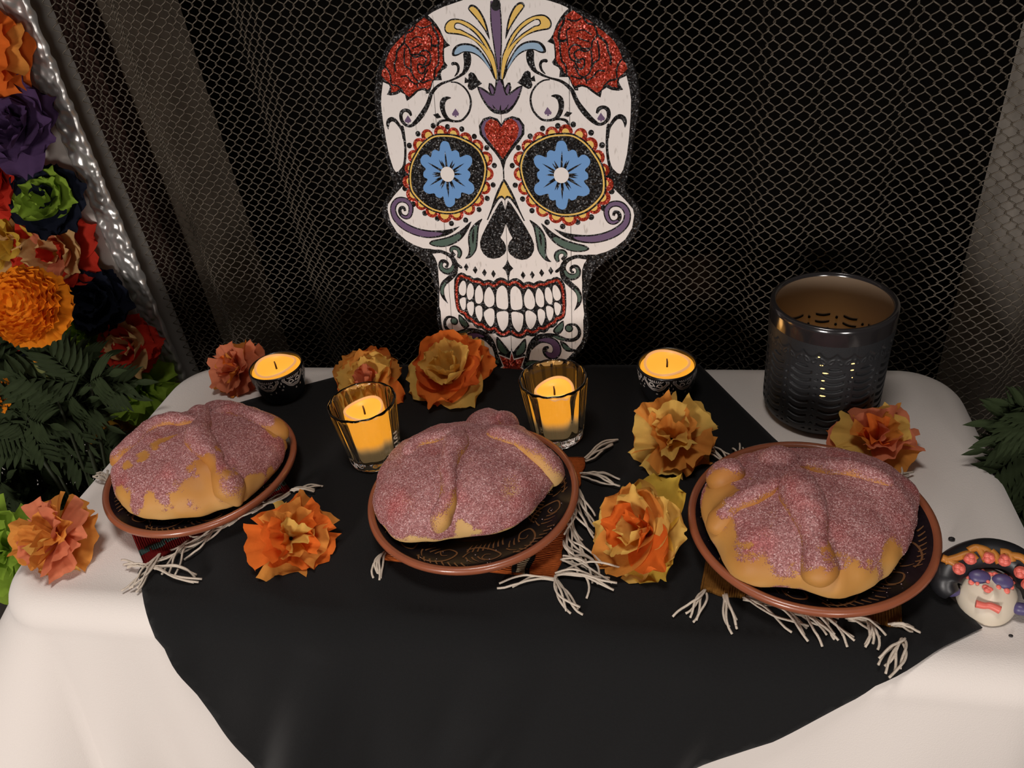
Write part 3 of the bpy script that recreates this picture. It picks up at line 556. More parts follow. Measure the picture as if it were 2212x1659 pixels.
def tess(P): return tessellate_polygon([[Vector((p[0], p[1], 0)) for p in P]])
def prism(P, z0, z1):
    n = len(P); ar = sum(P[i - 1][0] * P[i][1] - P[i][0] * P[i - 1][1] for i in range(n))
    if ar < 0: P = P[::-1]
    V = [sk(p[0], p[1], z1) for p in P] + [sk(p[0], p[1], z0) for p in P]
    F = []
    for t in tess(P):
        a, b, c = t; cr = (P[b][0] - P[a][0]) * (P[c][1] - P[a][1]) - (P[b][1] - P[a][1]) * (P[c][0] - P[a][0])
        F.append((a, b, c) if cr > 0 else (a, c, b))
    F += [(i, i + n, (i + 1) % n + n, (i + 1) % n) for i in range(n)]
    return V, F
def clip(P, x0, x1):
    for sgn, lim in ((1, x0), (-1, x1)):
        out = []
        for i in range(len(P)):
            a, b = P[i - 1], P[i]; da, db = sgn * (a[0] - lim), sgn * (b[0] - lim)
            if (da >= 0) != (db >= 0):
                t = da / (da - db); out.append((a[0] + (b[0] - a[0]) * t, a[1] + (b[1] - a[1]) * t))
            if db >= 0: out.append(tuple(b))
        P = out
    return P
def ribbon(pts):
    q = np.array(pts, float) * 1e-4; q = spline(q, 5); T = np.gradient(q[:, :2], axis=0); T /= np.linalg.norm(T, axis=1)[:, None] + 1e-9
    N = np.stack([-T[:, 1], T[:, 0]], -1); w = np.maximum(q[:, 2:3] / 2, .0001); L, R = q[:, :2] + N * w, q[:, :2] - N * w
    V2 = np.concatenate([L, R]); n = len(L)
    return V2, [(i, i + n, i + n + 1, i + 1) for i in range(n - 1)]
PLANKS = [(-.2, -.0745), (-.0739, -.0003), (.0003, .0739), (.0745, .2)]
LAY = .00022
nm_count = {}
for name, mk, lay, mode, kind, sm, data in SKULL:
    m = SM[mk]; z1 = .0005 + LAY * lay
    if kind == 'p':
        P = np.array(data, float) * 1e-4
        if name == 'board': P[:, 1] = np.maximum(P[:, 1], .0045)
        if mode == 'h': P[:, 0] = np.minimum(P[:, 0], 0); P[0, 0] = 0; P[-1, 0] = 0
        if sm and mode != 'h': P = spline(P, 4, True)
        elif sm: P = spline(P, 4)
        P = [tuple(p) for p in P]
        if mode == 'h': P = P + [(-x, y) for x, y in P[::-1] if x < -1e-5]
        if name in ('board', 'white_face'):
            for x0, x1 in PLANKS:
                c = clip(P, x0, x1)
                V, F = prism(c, -SK_T if name == 'board' else 0, 0 if name == 'board' else z1)
                part('plank' if name == 'board' else 'white_face', V, F, SM['black'] if name == 'board' else m, skull, False)
            continue
        shapes = [P] if mode in 'hb' else [P, [(-x, y) for x, y in P]]
        for P in shapes: part(name, *prism(P, 0.0, z1), m, skull, False)
    elif kind == 'c':
        x, y, r = [d * 1e-4 for d in data]
        for sx in ((1,) if mode == 'b' else (1, -1)):
            part(name, *prism([(sx * x + r * cos(2 * pi * k / 20), y + r * sin(2 * pi * k / 20)) for k in range(20)], 0.0, z1), m, skull, False)
    else:
        V2, F = ribbon(data)
        for sx in ((1,) if mode == 'b' else (1, -1)):
            V = [sk(sx * p[0], p[1], z1 + .0000005 * i) for i, p in enumerate(V2)]
            part(name, V, F if sx < 0 else [f[::-1] for f in F], m, skull, False)
# hole and hanging cord at the top
M_CORD = mat('black_cord', (.006, .006, .006, 1), .8)
hx, hy = 0.0, .4005
part('hanging_hole', *prism([(hx + .0048 * cos(2 * pi * k / 20), hy + .0048 * sin(2 * pi * k / 20)) for k in range(20)], 0, .0022), M_CORD, skull, False)
V, F = tube(spline([sk(hx, hy, .003), sk(.002, hy + .008, .006), sk(.004, hy + .022, .004), sk(.003, hy + .034, -.004), sk(.0, hy + .025, -.012), sk(0, hy, -.011)], 6), .0026, 8)
part('hanging_cord', V, F, M_CORD, skull)

# ---------------------------------------------------------------- woven mats with fringes
M_YARN = mat('fringe_yarn', (.58, .50, .41, 1), .9, spec=.15, bump=.5, bump_scale=900)
def woven(name, col):
    m = mat(name, col, .95, spec=.1, noise_amt=.35, noise_scale=260); nt = m.node_tree; b = nt.nodes['Principled BSDF']
    tc = nt.nodes.new('ShaderNodeTexCoord'); w = nt.nodes.new('ShaderNodeTexWave'); w.inputs['Scale'].default_value = 160; w.bands_direction = 'X'; w.inputs['Distortion'].default_value = 1.5
    bp = nt.nodes.new('ShaderNodeBump'); bp.inputs['Strength'].default_value = .8; bp.inputs['Distance'].default_value = .0012
    nt.links.new(tc.outputs['Object'], w.inputs['Vector']); nt.links.new(w.outputs['Fac'], bp.inputs['Height']); nt.links.new(bp.outputs['Normal'], b.inputs['Normal']); return m
def cords(anchor, direc, n, L, seed, spread=.5, curl=.3, z=.0048, bend=0.):
    n += 1; spread *= .7; r = random.Random(seed); mb = MB(); d0 = atan2(direc[1], direc[0])
    for k in range(n):
        a = d0 + spread * (k / max(n - 1, 1) - .5) + r.uniform(-.1, .1); p = np.array([anchor[0] + r.uniform(-.002, .002), anchor[1] + r.uniform(-.002, .002)]); l = L * r.uniform(.75, 1.1)
        P = []; ns = 8; kk = bend + r.uniform(-curl, curl); hz = z + r.uniform(.0, .004); ph = r.uniform(0, 6)
        for i in range(ns + 1):
            t = i / ns; P.append((p[0], p[1], max(.0046, hz + .004 * sin(pi * t) * r.uniform(.7, 1) - .002 * t)))
            aa = a + kk * t * 2.2 + .25 * sin(ph + t * 5); p = p + l / ns * np.array([cos(aa), sin(aa)])
        mb.add(*tube(spline(P, 2), .00105, 5))
    return mb
def make_mat(name, label, colname, C, e1, e2, l1, l2, stripes, z=.0032):
    """C corner, e1/e2 unit edge directions; stripes [(distance along e2 from corner, width, material)] run along e1"""
    C, e1, e2 = np.array(C), np.array(e1) / np.linalg.norm(e1), np.array(e2) / np.linalg.norm(e2)
    mid = C + e1 * l1 / 2 + e2 * l2 / 2
    t = thing(name, label, 'mat', (mid[0], mid[1], z)); M = MATS[colname]
    t.rotation_euler = (0, 0, atan2(e1[1], e1[0]))
    def pl(nm, w0, w1, m, h, shrink=0):
        V = []; nu, nv = 30, max(3, int((w1 - w0) / .004)); 
        for i in range(nu + 1):
            for j in range(nv + 1):
                a, b = -l1 / 2 + l1 * i / nu, -l2 / 2 + w0 + (w1 - w0) * j / nv
                wob = .0012 * sin(i * 1.3) * (1 if j in (0, nv) else 0)
                V.append((a, b * (1 if e1[0] * e2[1] - e1[1] * e2[0] > 0 else -1) + wob, h + .0005 * sin(i * 2.1 + j)))
        n0 = len(V); V += [(v[0], v[1], 0) for v in V]
        F = grid_faces(nu + 1, nv + 1) + [tuple(k + n0 for k in f[::-1]) for f in grid_faces(nu + 1, nv + 1)]
        W_ = nv + 1; bnd = [j for j in range(W_)] + [i * W_ + nv for i in range(1, nu + 1)] + [nu * W_ + j for j in range(nv - 1, -1, -1)] + [i * W_ for i in range(nu - 1, 0, -1)]
        F += [(bnd[i], bnd[i] + n0, bnd[(i + 1) % len(bnd)] + n0, bnd[(i + 1) % len(bnd)]) for i in range(len(bnd))]
        o = link(nm, mesh(nm, V, F, m), t); return o
    pl('weave', 0, l2, M, .0036)
    for a, w, m in stripes: 
        o = pl('stripe', a, a + w, MATS[m], .0042); o['label'] = m.replace('_', ' ')
    return t, C, e1, e2
def tassel(t, mb, label=None):
    ang = t.rotation_euler[2]; R = np.array([[cos(-ang), -sin(-ang)], [sin(-ang), cos(-ang)]])
    V = np.array(mb.V) - np.array(t.location); V[:, :2] = V[:, :2] @ R.T
    return link('tassel', mesh('tassel', V, mb.F, M_YARN), t)
for n_, c_ in (('red_wool', (.20, .012, .012, 1)), ('teal_stripe', (.06, .11, .10, 1)), ('black_stripe', (.008, .008, .008, 1)), ('orange_wool', (.43, .095, .02, 1)), ('cream_stripe', (.42, .34, .22, 1)), ('mustard_wool', (.22, .095, .018, 1))): woven(n_, c_)
t, C, e1, e2 = make_mat('woven_mat', 'red woven mat with a teal stripe and white fringe under the left plate', 'red_wool', (-.483, .4415), (.71, .70), (-.74, .67), .15, .155, [(.012, .0085, 'teal_stripe'), (.10, .008, 'teal_stripe')])
for k in range(6):
    a = C + e1 * (.012 + k * .026); tassel(t, cords(a, (.2 - .2 * k, -1), 4, .05, 10 + k, .5, .5, bend=-.5))
a = C - e1 * .002; tassel(t, cords(a + np.array([.01, -.006]), (-1, .15), 3, .034, 40, .35, .2)); tassel(t, cords(a + np.array([.012, -.006]), (1, -.12), 4, .052, 41, .12, .15))
tassel(t, cords(C + e1 * .147, (1, .1), 5, .03, 42, .6, .4)); tassel(t, cords(C + e2 * .155 + e1 * .004, (-1, .6), 6, .026, 43, .9, .3)); tassel(t, cords(C + e2 * .155 + e1 * .05, (-.7, .8), 4, .028, 44, .6, .4)); tassel(t, cords(C + e2 * .155 + e1 * .1, (-.4, 1), 4, .028, 45, .6, .4))
t, C, e1, e2 = make_mat('woven_mat', 'orange woven mat with black and cream stripes under the middle plate', 'orange_wool', (-.094, .4480), (.07, 1), (-1, .10), .158, .162, [(.024, .004, 'black_stripe'), (.028, .008, 'cream_stripe'), (.036, .004, 'black_stripe'), (.118, .004, 'black_stripe'), (.122, .008, 'cream_stripe'), (.13, .004, 'black_stripe')])
for k, (dx, dy, L, b_) in enumerate([(.25, -1, .045, .3), (1, -.2, .05, -.5), (.5, -1, .04, .2), (.2, -1, .055, .2), (.2, -1, .05, 0), (.4, -1, .05, .1), (1, -.3, .045, -.1), (1, .9, .045, .1)]):
    a = C + e1 * (.002 + k * .0222); tassel(t, cords(a, (dx, dy), 4, L, 50 + k, .5, .3, bend=b_))
tassel(t, cords(C, (-1, -.25), 2, .05, 60, .15, .1)); tassel(t, cords(C + e1 * .004, (1, .22), 4, .06, 61, .25, .2, bend=-.25))
for k, (dx, dy) in enumerate([(-.2, -1), (-.6, .5), (-.7, .6), (-1, .5), (-1, .1), (-1, .3)]): tassel(t, cords(C + e2 * .163 + e1 * (.004 + k * .03), (dx, dy), 4, .032, 70 + k, .5, .4))
t, C, e1, e2 = make_mat('woven_mat', 'mustard brown woven mat with white fringe under the right plate', 'mustard_wool', (.0265, .447), (.985, -.172), (.172, .985), .152, .158, [])
for k, (dx, dy, L, b_) in enumerate([(-.35, -1, .036, -.1), (.05, -1, .036, .1), (.9, -.35, .05, .0), (.9, -.4, .045, 0), (1, -.35, .04, 0), (.5, -.9, .03, .1), (.4, -.9, .028, .2), (.9, -.2, .03, 0), (.4, -1, .026, -.5), (1, -.1, .02, 0)]):
    a = C + e1 * (.004 + k * .0155) + np.array([0, -.001]); tassel(t, cords(a, (dx, dy), 4, L, 80 + k, .45, .25, bend=b_))
tassel(t, cords(C + e1 * .146 + np.array([.004, -.012]), (-.35, -1), 6, .035, 95, .9, .15, bend=-.2))
for k in range(8):
    a = C + e2 * .158 + e1 * (.002 + k * .021); tassel(t, cords(a, (-.5 + .16 * k, 1), 4, .036, 100 + k, .5, .3))

# ---------------------------------------------------------------- plates
M_TERRA = mat('terracotta', srgb(150, 84, 56), .35, spec=.5, noise_amt=.12, noise_scale=60, coat=.5)
M_GLAZE = mat('black_glaze', (.0065, .0055, .008, 1), .22, spec=.5, coat=.5)
M_WELL = mat('brown_glaze', (.045, .017, .008, 1), .25, spec=.5, coat=.5)
M_SCROLL = mat('scroll_brown', (.17, .075, .03, 1), .3, spec=.5, coat=.4)
PZ = .0074
PLC = [(-.476, .550), (-.181, .528), (.118, .510)]
def band_z(r): return .0105 + .0095 * ((r - .058) / .035) ** 1.4 if r > .058 else .0105
def make_plate(c, label, R, ph):
    t = thing('plate', label, 'plate', (c[0], c[1], PZ), 'glazed clay plates under the breads'); k = R / .1
    prof = [(.02, .001), (.046, .001), (.05, 0), (.054, .0008), (.058, .004), (.085, .0095), (.0955, .0155), (.0985, .0185), (.1, .0215), (.0992, .0248), (.0965, .0258), (.0938, .0245), (.0925, .0205), (.085, .0165), (.058, .0100), (.02, .0098)]
    prof = [(r * k, z) for r, z in prof]; V, F = lathe(prof, 96, (c[0], c[1], PZ)); part('rim_and_body', V, F, M_TERRA, t)
    rs = np.linspace(.052, .0934, 9); V, F = lathe([(r * k, (band_z(r) + .0006 + (.0022 if i == 8 else 0))) for i, r in enumerate(rs)], 96, (c[0], c[1], PZ), cap0=False, cap1=False); part('glaze_band', V, F, M_GLAZE, t)
    V, F = lathe([(.0005, .0108), (.03 * k, .0109), (.053 * k, .0112)], 64, (c[0], c[1], PZ), cap0=False, cap1=False); part('plate_well', V, F, M_WELL, t)
    mb = MB()
    def stroke(pts, w):      # pts in (r, angle)
        q = spline(np.array(pts), 5); xy = np.stack([q[:, 0] * k * np.cos(q[:, 1]), q[:, 0] * k * np.sin(q[:, 1])], -1)
        T = np.gradient(xy, axis=0); T /= np.linalg.norm(T, axis=1)[:, None] + 1e-9; N = np.stack([-T[:, 1], T[:, 0]], -1); n = len(xy)
        ww = np.interp(np.linspace(0, 1, n), np.linspace(0, 1, len(w)), w)[:, None] / 2
        A, B = xy + N * ww, xy - N * ww
        V = [(c[0] + p[0], c[1] + p[1], PZ + band_z(min(np.hypot(*p) / k, .0915)) + .0010) for p in np.concatenate([A, B])]
        mb.add(V, [(i, i + n, i + n + 1, i + 1) for i in range(n - 1)])
    NM = 12
    for i in range(NM):
        a0 = ph + 2 * pi * i / NM; q = 2 * pi / NM; f = lambda r, a: (r, a0 + a * q); s = 1 if i % 2 else -1
        g = lambda r: r if s > 0 else .149 - r
        stroke([f(g(.064), 0), f(g(.062), .3), f(g(.068), .62), f(g(.080), .78), f(g(.084), .55), f(g(.079), .38), f(g(.074), .46), f(g(.0755), .58)], [.0008, .0016, .0018, .0016, .0014, .0012, .001, .0008])
        for u in np.linspace(.02, .95, 8):
            r0 = .0665 if s > 0 else .0825; 
            stroke([f(r0 + .001, u), f(r0 - .004 * s, u + .05), f(r0 - .0085 * s, u + .14)], [.0016, .0013, .0004])
            if not .3 < u < .85: stroke([f(.075, u), f(.075 + .004 * s, u + .05), f(.075 + .0085 * s, u + .15)], [.0016, .0013, .0004])
    part('painted_scrollwork', mb.V, mb.F, M_SCROLL, t)
    return t
make_plate(PLC[0], 'left terracotta-rimmed black plate resting on the red mat', .0985, .3)
make_plate(PLC[1], 'middle terracotta-rimmed black plate with brown well resting on the orange mat', .1001, .1)
make_plate(PLC[2], 'right terracotta-rimmed black plate resting on the mustard mat', .1014, .5)

# ---------------------------------------------------------------- sugared breads
def bread_mat():
    m = bpy.data.materials.new('sugared_crust'); m.use_nodes = True; nt = m.node_tree; b = nt.nodes['Principled BSDF']; L = nt.links.new
    at = nt.nodes.new('ShaderNodeAttribute'); at.attribute_name = 'sugar'; ab = nt.nodes.new('ShaderNodeAttribute'); ab.attribute_name = 'bake'
    tc = nt.nodes.new('ShaderNodeTexCoord'); n1 = nt.nodes.new('ShaderNodeTexNoise'); n1.inputs['Scale'].default_value = 900; n1.inputs['Detail'].default_value = 2
    n2 = nt.nodes.new('ShaderNodeTexNoise'); n2.inputs['Scale'].default_value = 90; n2.inputs['Detail'].default_value = 3
    for n in (n1, n2): L(tc.outputs['Object'], n.inputs['Vector'])
    # sugar presence, broken up at its edge by grains
    a1 = nt.nodes.new('ShaderNodeMath'); a1.operation = 'MULTIPLY_ADD'; a1.inputs[1].default_value = 1.1; L(n1.outputs['Fac'], a1.inputs[0]); L(at.outputs['Fac'], a1.inputs[2])
    mr = nt.nodes.new('ShaderNodeMapRange'); mr.inputs['From Min'].default_value = .95; mr.inputs['From Max'].default_value = 1.12; L(a1.outputs[0], mr.inputs['Value'])
    crust = nt.nodes.new('ShaderNodeValToRGB'); e = crust.color_ramp.elements; e[0].position = 0; e[0].color = (.62, .40, .16, 1); e[1].position = 1; e[1].color = (.40, .155, .030, 1); k = e.new(.5); k.color = (.52, .255, .062, 1)
    L(ab.outputs['Fac'], crust.inputs['Fac'])
    v = nt.nodes.new('ShaderNodeTexVoronoi'); v.inputs['Scale'].default_value = 1100; L(tc.outputs['Object'], v.inputs['Vector']); sp = nt.nodes.new('ShaderNodeSeparateColor'); L(v.outputs['Color'], sp.inputs['Color'])
    sug = nt.nodes.new('ShaderNodeValToRGB'); e = sug.color_ramp.elements; e[0].position = 0; e[0].color = (.20, .062, .060, 1); e[1].position = 1; e[1].color = (.62, .40, .39, 1); k = e.new(.55); k.color = (.36, .14, .135, 1); k = e.new(.85); k.color = (.45, .215, .21, 1)
    L(sp.outputs['Red'], sug.inputs['Fac'])
    # patches where the dye is stronger
    pk = nt.nodes.new('ShaderNodeMix'); pk.data_type = 'RGBA'; pk.blend_type = 'MULTIPLY'; mp = nt.nodes.new('ShaderNodeMapRange'); mp.inputs['From Min'].default_value = .55; mp.inputs['From Max'].default_value = .75; mp.inputs['To Max'].default_value = .7
    n3 = nt.nodes.new('ShaderNodeTexNoise'); n3.inputs['Scale'].default_value = 28; L(tc.outputs['Object'], n3.inputs['Vector']); L(n3.outputs['Fac'], mp.inputs['Value']); L(mp.outputs[0], pk.inputs['Factor']); L(sug.outputs[0], pk.inputs['A']); pk.inputs['B'].default_value = (1.15, .62, .62, 1)
    mx = nt.nodes.new('ShaderNodeMix'); mx.data_type = 'RGBA'; L(mr.outputs[0], mx.inputs['Factor']); L(crust.outputs[0], mx.inputs['A']); L(pk.outputs['Result'], mx.inputs['B']); L(mx.outputs['Result'], b.inputs['Base Color'])
    b.inputs['Roughness'].default_value = .55; b.inputs['Specular IOR Level'].default_value = .35
    b.inputs['Subsurface Weight'].default_value = .12; b.inputs['Subsurface Radius'].default_value = (.012, .006, .002); b.inputs['Subsurface Scale'].default_value = .4
    h = nt.nodes.new('ShaderNodeMath'); h.operation = 'MULTIPLY'; L(sp.outputs['Green'], h.inputs[0]); L(mr.outputs[0], h.inputs[1])
    h2 = nt.nodes.new('ShaderNodeMath'); h2.operation = 'MULTIPLY_ADD'; h2.inputs[1].default_value = .25; L(n2.outputs['Fac'], h2.inputs[0]); L(h.outputs[0], h2.inputs[2])
    bp = nt.nodes.new('ShaderNodeBump'); bp.inputs['Strength'].default_value = .7; bp.inputs['Distance'].default_value = .0007; L(h2.outputs[0], bp.inputs['Height']); L(bp.outputs['Normal'], b.inputs['Normal'])
    return m
M_BREAD = bread_mat()
M_CRYS = mat('sugar_crystal', (.80, .55, .53, 1), .18, spec=.8)
OCT = [(1, 0, 0), (-1, 0, 0), (0, 1, 0), (0, -1, 0), (0, 0, 1), (0, 0, -1)]; OF = [(0, 2, 4), (2, 1, 4), (1, 3, 4), (3, 0, 4), (2, 0, 5), (1, 2, 5), (3, 1, 5), (0, 3, 5)]
def make_bread(c, label, outline, H, bones, knob, bare, bz, seed, back, low=.32, lean=(0, 0)):
    """outline: pixels of the front foot line plus mirrored guess; bones: [(pixels, widths px)]"""
    pi_ = min(range(3), key=lambda i: abs(PLC[i][0] - c[0])); base = PZ + .0112; zc = base + .017; hlow = .017; EX = .60
    # radius by angle from the unprojected foot outline
    ang, rad = [], []
    for px in outline:
        p = onZ(px, base + .007); ang.append(atan2(p[1] - c[1], p[0] - c[0])); rad.append(hypot(p[0] - c[0], p[1] - c[1]))
    ang += [radians(a) for a, r in back]; rad += [r for a, r in back]
    o = np.argsort(ang); ang, rad = np.array(ang)[o], np.array(rad)[o]
    A = np.concatenate([ang - 2 * pi, ang, ang + 2 * pi]); Rr = np.concatenate([rad] * 3)
    kern = np.linspace(-pi, pi, 361)[:-1]; tab = np.interp(kern, A, Rr)
    tab = np.mean([np.roll(tab, s) for s in range(-6, 7)], axis=0)
    Rf = lambda a: np.interp(a, kern, tab, period=2 * pi)
    def ztop(x, y):
        a = atan2(y - c[1], x - c[0]); q = hypot(x - c[0], y - c[1]) / Rf(a)
        if q >= 1: return -1
        cph = q ** (1 / EX); return zc + H * sqrt(max(0, 1 - cph * cph))
    def hit(px):
        d = ray(px)
        best = None
        for t in np.arange(.5, 1.3, .0012):
            p = CO + d * t; zt = ztop(p[0], p[1])
            if zt > 0:
                if p[2] < zt: return p
                if best is None or p[2] - zt < best[0]: best = (p[2] - zt, np.array([p[0], p[1], zt]))
            if p[2] < base: break
        return best[1] if best else p
    t = thing('sugared_bread', label, 'bread', (c[0], c[1], base), 'sugared bone breads')
    nth, nph = 128, 46; V = []
    for i in range(nph + 1):
        ph = -pi / 2 + pi * i / nph
        for j in range(nth):
            a = 2 * pi * j / nth; cr = max(cos(ph), 0) ** (EX if ph > 0 else .55); R = Rf(((a + pi) % (2 * pi)) - pi)
            V.append((c[0] + R * cr * cos(a), c[1] + R * cr * sin(a), zc + (H if ph > 0 else hlow) * sin(ph)))
    V = np.array(V); cen = np.array([c[0], c[1], zc - .01])
    for k, p in enumerate(V):
        if p[2] > base + .003:
            nn = (p - cen) / np.linalg.norm(p - cen); V[k] = p + nn * (.0028 * noise.noise(Vector(p * 38 + seed)) + .0012 * noise.noise(Vector(p * 90 + seed)))
    # bones
    tubes = []
    for px, w in bones:
        px = np.array(px, float); q = np.array([hit(p) for p in px]); rr = np.array([max(.003, x / 2 * mpp(p)) for x, p in zip(w, q)])
        nrm = (q - cen) / np.linalg.norm(q - cen, axis=1)[:, None]
        q = q - nrm * (rr * -.06)[:, None]
        Q = spline(q, 7); RR = spline(rr[:, None], 7)[:, 0]
        # rounded ends
        n = len(Q); e = np.ones(n); m_ = 6
        for i in range(m_): f = sqrt(max(.02, 1 - ((m_ - i) / m_) ** 2)); e[i] = min(e[i], f); e[n - 1 - i] = min(e[n - 1 - i], f)
        tubes.append((Q, RR * e))
    for Q, RR in tubes:                       # the dough swells where a bone is pressed on
        for k, p in enumerate(V):
            d = np.linalg.norm(Q - p, axis=1) - RR; m_ = d.min()
            if m_ < .014 and p[2] > base + .006:
                nn = (p - cen) / np.linalg.norm(p - cen); V[k] = p + nn * .0016 * exp(-(max(m_, 0) / .006) ** 2)
    bare3 = [(hit(p), r * .00045) for p, r in bare]
    def attrs(o, Vw, ax=None):
        me = o.data; sa = me.attributes.new('sugar', 'FLOAT', 'POINT'); ba = me.attributes.new('bake', 'FLOAT', 'POINT'); s_, b_ = [], []
        for p in Vw:
            hgt = (p[2] - base) / (H + .017); s = min(1, max(0, (hgt - low + .13 * noise.noise(Vector(p * 45 + seed + 5))) / .12))
            for q, r in bare3:
                d = np.linalg.norm(p - q) / r + .75 * noise.noise(Vector(p * 62)) + .4 * noise.noise(Vector(p * 170)); s = min(s, max(0, min(1, (d - .7) / .45)))
            if ax is not None:
                nz = (p - ax[len(s_)]); nz = nz / (np.linalg.norm(nz) + 1e-9); s *= min(1, max(.12, .42 + .95 * (nz[2] * .9 + nz[1] * .42) + .5 * noise.noise(Vector(p * 55))))
            else: s *= min(1, max(.62, 1.2 + .8 * noise.noise(Vector(p * 33 + seed * 2))))
            s_.append(.10 + .75 * s); b_.append(min(1, max(0, bz + .9 * (hgt - .3) + .3 * noise.noise(Vector(p * 30)))))
        sa.data.foreach_set('value', s_); ba.data.foreach_set('value', b_); return np.array(s_)
    surf = []
    F = grid_faces(nph + 1, nth, True)
    ob = part('bun', V, F, M_BREAD, t); sv = attrs(ob, V); surf.append((V, F, sv))
    for Q, RR in tubes:
        Vb, Fb = tube(Q, RR, 22); Vb = np.array([p + (p - q_) / (np.linalg.norm(p - q_) + 1e-9) * .0012 * noise.noise(Vector(p * 110 + seed)) for p, q_ in zip(Vb, np.repeat(Q, 22, 0))])
        Vb[:, 2] = np.maximum(Vb[:, 2], base + .001)
        ob = part('dough_bone', Vb, Fb, M_BREAD, t); sv = attrs(ob, Vb, np.repeat(Q, 22, 0)); surf.append((Vb, [f for f in Fb if len(f) == 4], sv))
    kc = hit(knob[0]); kr = knob[1] / 2 * mpp(kc); kc = kc - np.array([0, .1, .3]) * kr
    Vk, Fk = sphere(kc, kr, 16, 24, (1.0, .95, .82)); Vk = np.array([np.array(p) + .0016 * noise.noise(Vector(np.array(p) * 70)) for p in Vk]); ob = part('dough_knob', Vk, Fk, M_BREAD, t); sv = attrs(ob, Vk); surf.append((Vk, Fk, sv))
    # grains of sugar
    rg = np.random.default_rng(int(seed)); Vs, Fs = [], []
    for Vv, Ff, sv in surf:
        Fq = np.array([f for f in Ff if len(f) == 4]); P = Vv[Fq]; ar = np.linalg.norm(np.cross(P[:, 2] - P[:, 0], P[:, 3] - P[:, 1]), axis=1) / 2; ss = sv[Fq].mean(1); nr = np.cross(P[:, 2] - P[:, 0], P[:, 3] - P[:, 1]); nr /= np.linalg.norm(nr, axis=1)[:, None] + 1e-12
        ct = P.mean(1); sg = np.sign(np.sum(nr * (ct - cen), 1)) if len(Vv) == len(V) else np.ones(len(P)); 
        wgt = ar * np.clip(ss - .3, 0, 1); N = int(wgt.sum() * 230000); 
        if N < 1: continue
        idx = rg.choice(len(Fq), N, p=wgt / wgt.sum()); uv = rg.random((N, 2))
        p = (P[idx, 0] * (1 - uv[:, :1]) + P[idx, 1] * uv[:, :1]) * (1 - uv[:, 1:]) + (P[idx, 3] * (1 - uv[:, :1]) + P[idx, 2] * uv[:, :1]) * uv[:, 1:]
        Vs.append(p)
    Pn = np.concatenate(Vs); N = len(Pn); sz = .00022 + .00022 * rg.random(N) ** 2; O_ = np.array(OCT, float); 
    qr = rg.normal(size=(N, 4)); qr /= np.linalg.norm(qr, axis=1)[:, None]; w, x, y, z = qr.T
    Rm = np.stack([np.stack([1 - 2 * (y * y + z * z), 2 * (x * y - w * z), 2 * (x * z + w * y)], -1), np.stack([2 * (x * y + w * z), 1 - 2 * (x * x + z * z), 2 * (y * z - w * x)], -1), np.stack([2 * (x * z - w * y), 2 * (y * z + w * x), 1 - 2 * (x * x + y * y)], -1)], 1)
    VV = (Pn[:, None] + np.einsum('nij,kj->nki', Rm, O_) * sz[:, None, None]).reshape(-1, 3) - np.array([c[0], c[1], base])
    FF = (np.array(OF)[None] + 6 * np.arange(N)[:, None, None]).reshape(-1, 3)
    me = bpy.data.meshes.new('sugar_crystals'); me.vertices.add(len(VV)); me.vertices.foreach_set('co', VV.ravel()); me.loops.add(FF.size); me.loops.foreach_set('vertex_index', FF.ravel()); me.polygons.add(len(FF)); me.polygons.foreach_set('loop_start', np.arange(0, FF.size, 3)); me.materials.append(M_CRYS); me.update(calc_edges=True)
    o = link('sugar_crystals', me, t); o['kind'] = 'stuff'
    mb = MB(); q_ = random.Random(int(seed))
    for k in range(46):
        a, r = q_.uniform(0, 2 * pi), q_.uniform(.070, .090); s_ = q_.uniform(.0003, .0007); z_ = PZ + band_z(r) + .0008 + s_
        pc = PLC[pi_]; mb.add([(pc[0] + r * cos(a) + v[0] * s_, pc[1] + r * sin(a) + v[1] * s_, z_ + v[2] * s_) for v in OCT], OF)
    part('fallen_sugar', mb.V, mb.F, M_CRYS, t, False, None, 'stuff')
    return t
make_bread((-.480, .553), 'left sugared bread with bare golden front and crossed dough bones', [(253, 1060), (262, 1090), (280, 1115), (310, 1127), (370, 1133), (430, 1127), (520, 1098), (560, 1072)], .037,
    [([(440, 880), (440, 912), (430, 948), (456, 982), (470, 1007), (495, 1052), (519, 1094)], [48, 38, 60, 50, 36, 66, 20]),
     ([(438, 914), (400, 911), (369, 909), (325, 926), (291, 956), (262, 985), (246, 1003)], [28, 32, 38, 40, 38, 40, 28]),
     ([(452, 900), (504, 891), (551, 906), (592, 928), (614, 952)], [34, 40, 44, 48, 42]),
     ([(440, 885), (470, 868), (500, 858), (520, 852)], [40, 44, 40, 30])], ((431, 893), 66), [((305, 985), 15), ((335, 962), 14), ((375, 945), 12), ((275, 1005), 15), ((450, 1060), 58), ((440, 1010), 34), ((610, 945), 40), ((400, 1125), 60), ((330, 1125), 56), ((270, 1090), 46), ((458, 985), 24), ((545, 1070), 44), ((590, 1045), 30), ((480, 1100), 40), ((560, 905), 16)], .30, 11, [(20, .092), (55, .072), (90, .063), (125, .070), (160, .080)], low=.10)
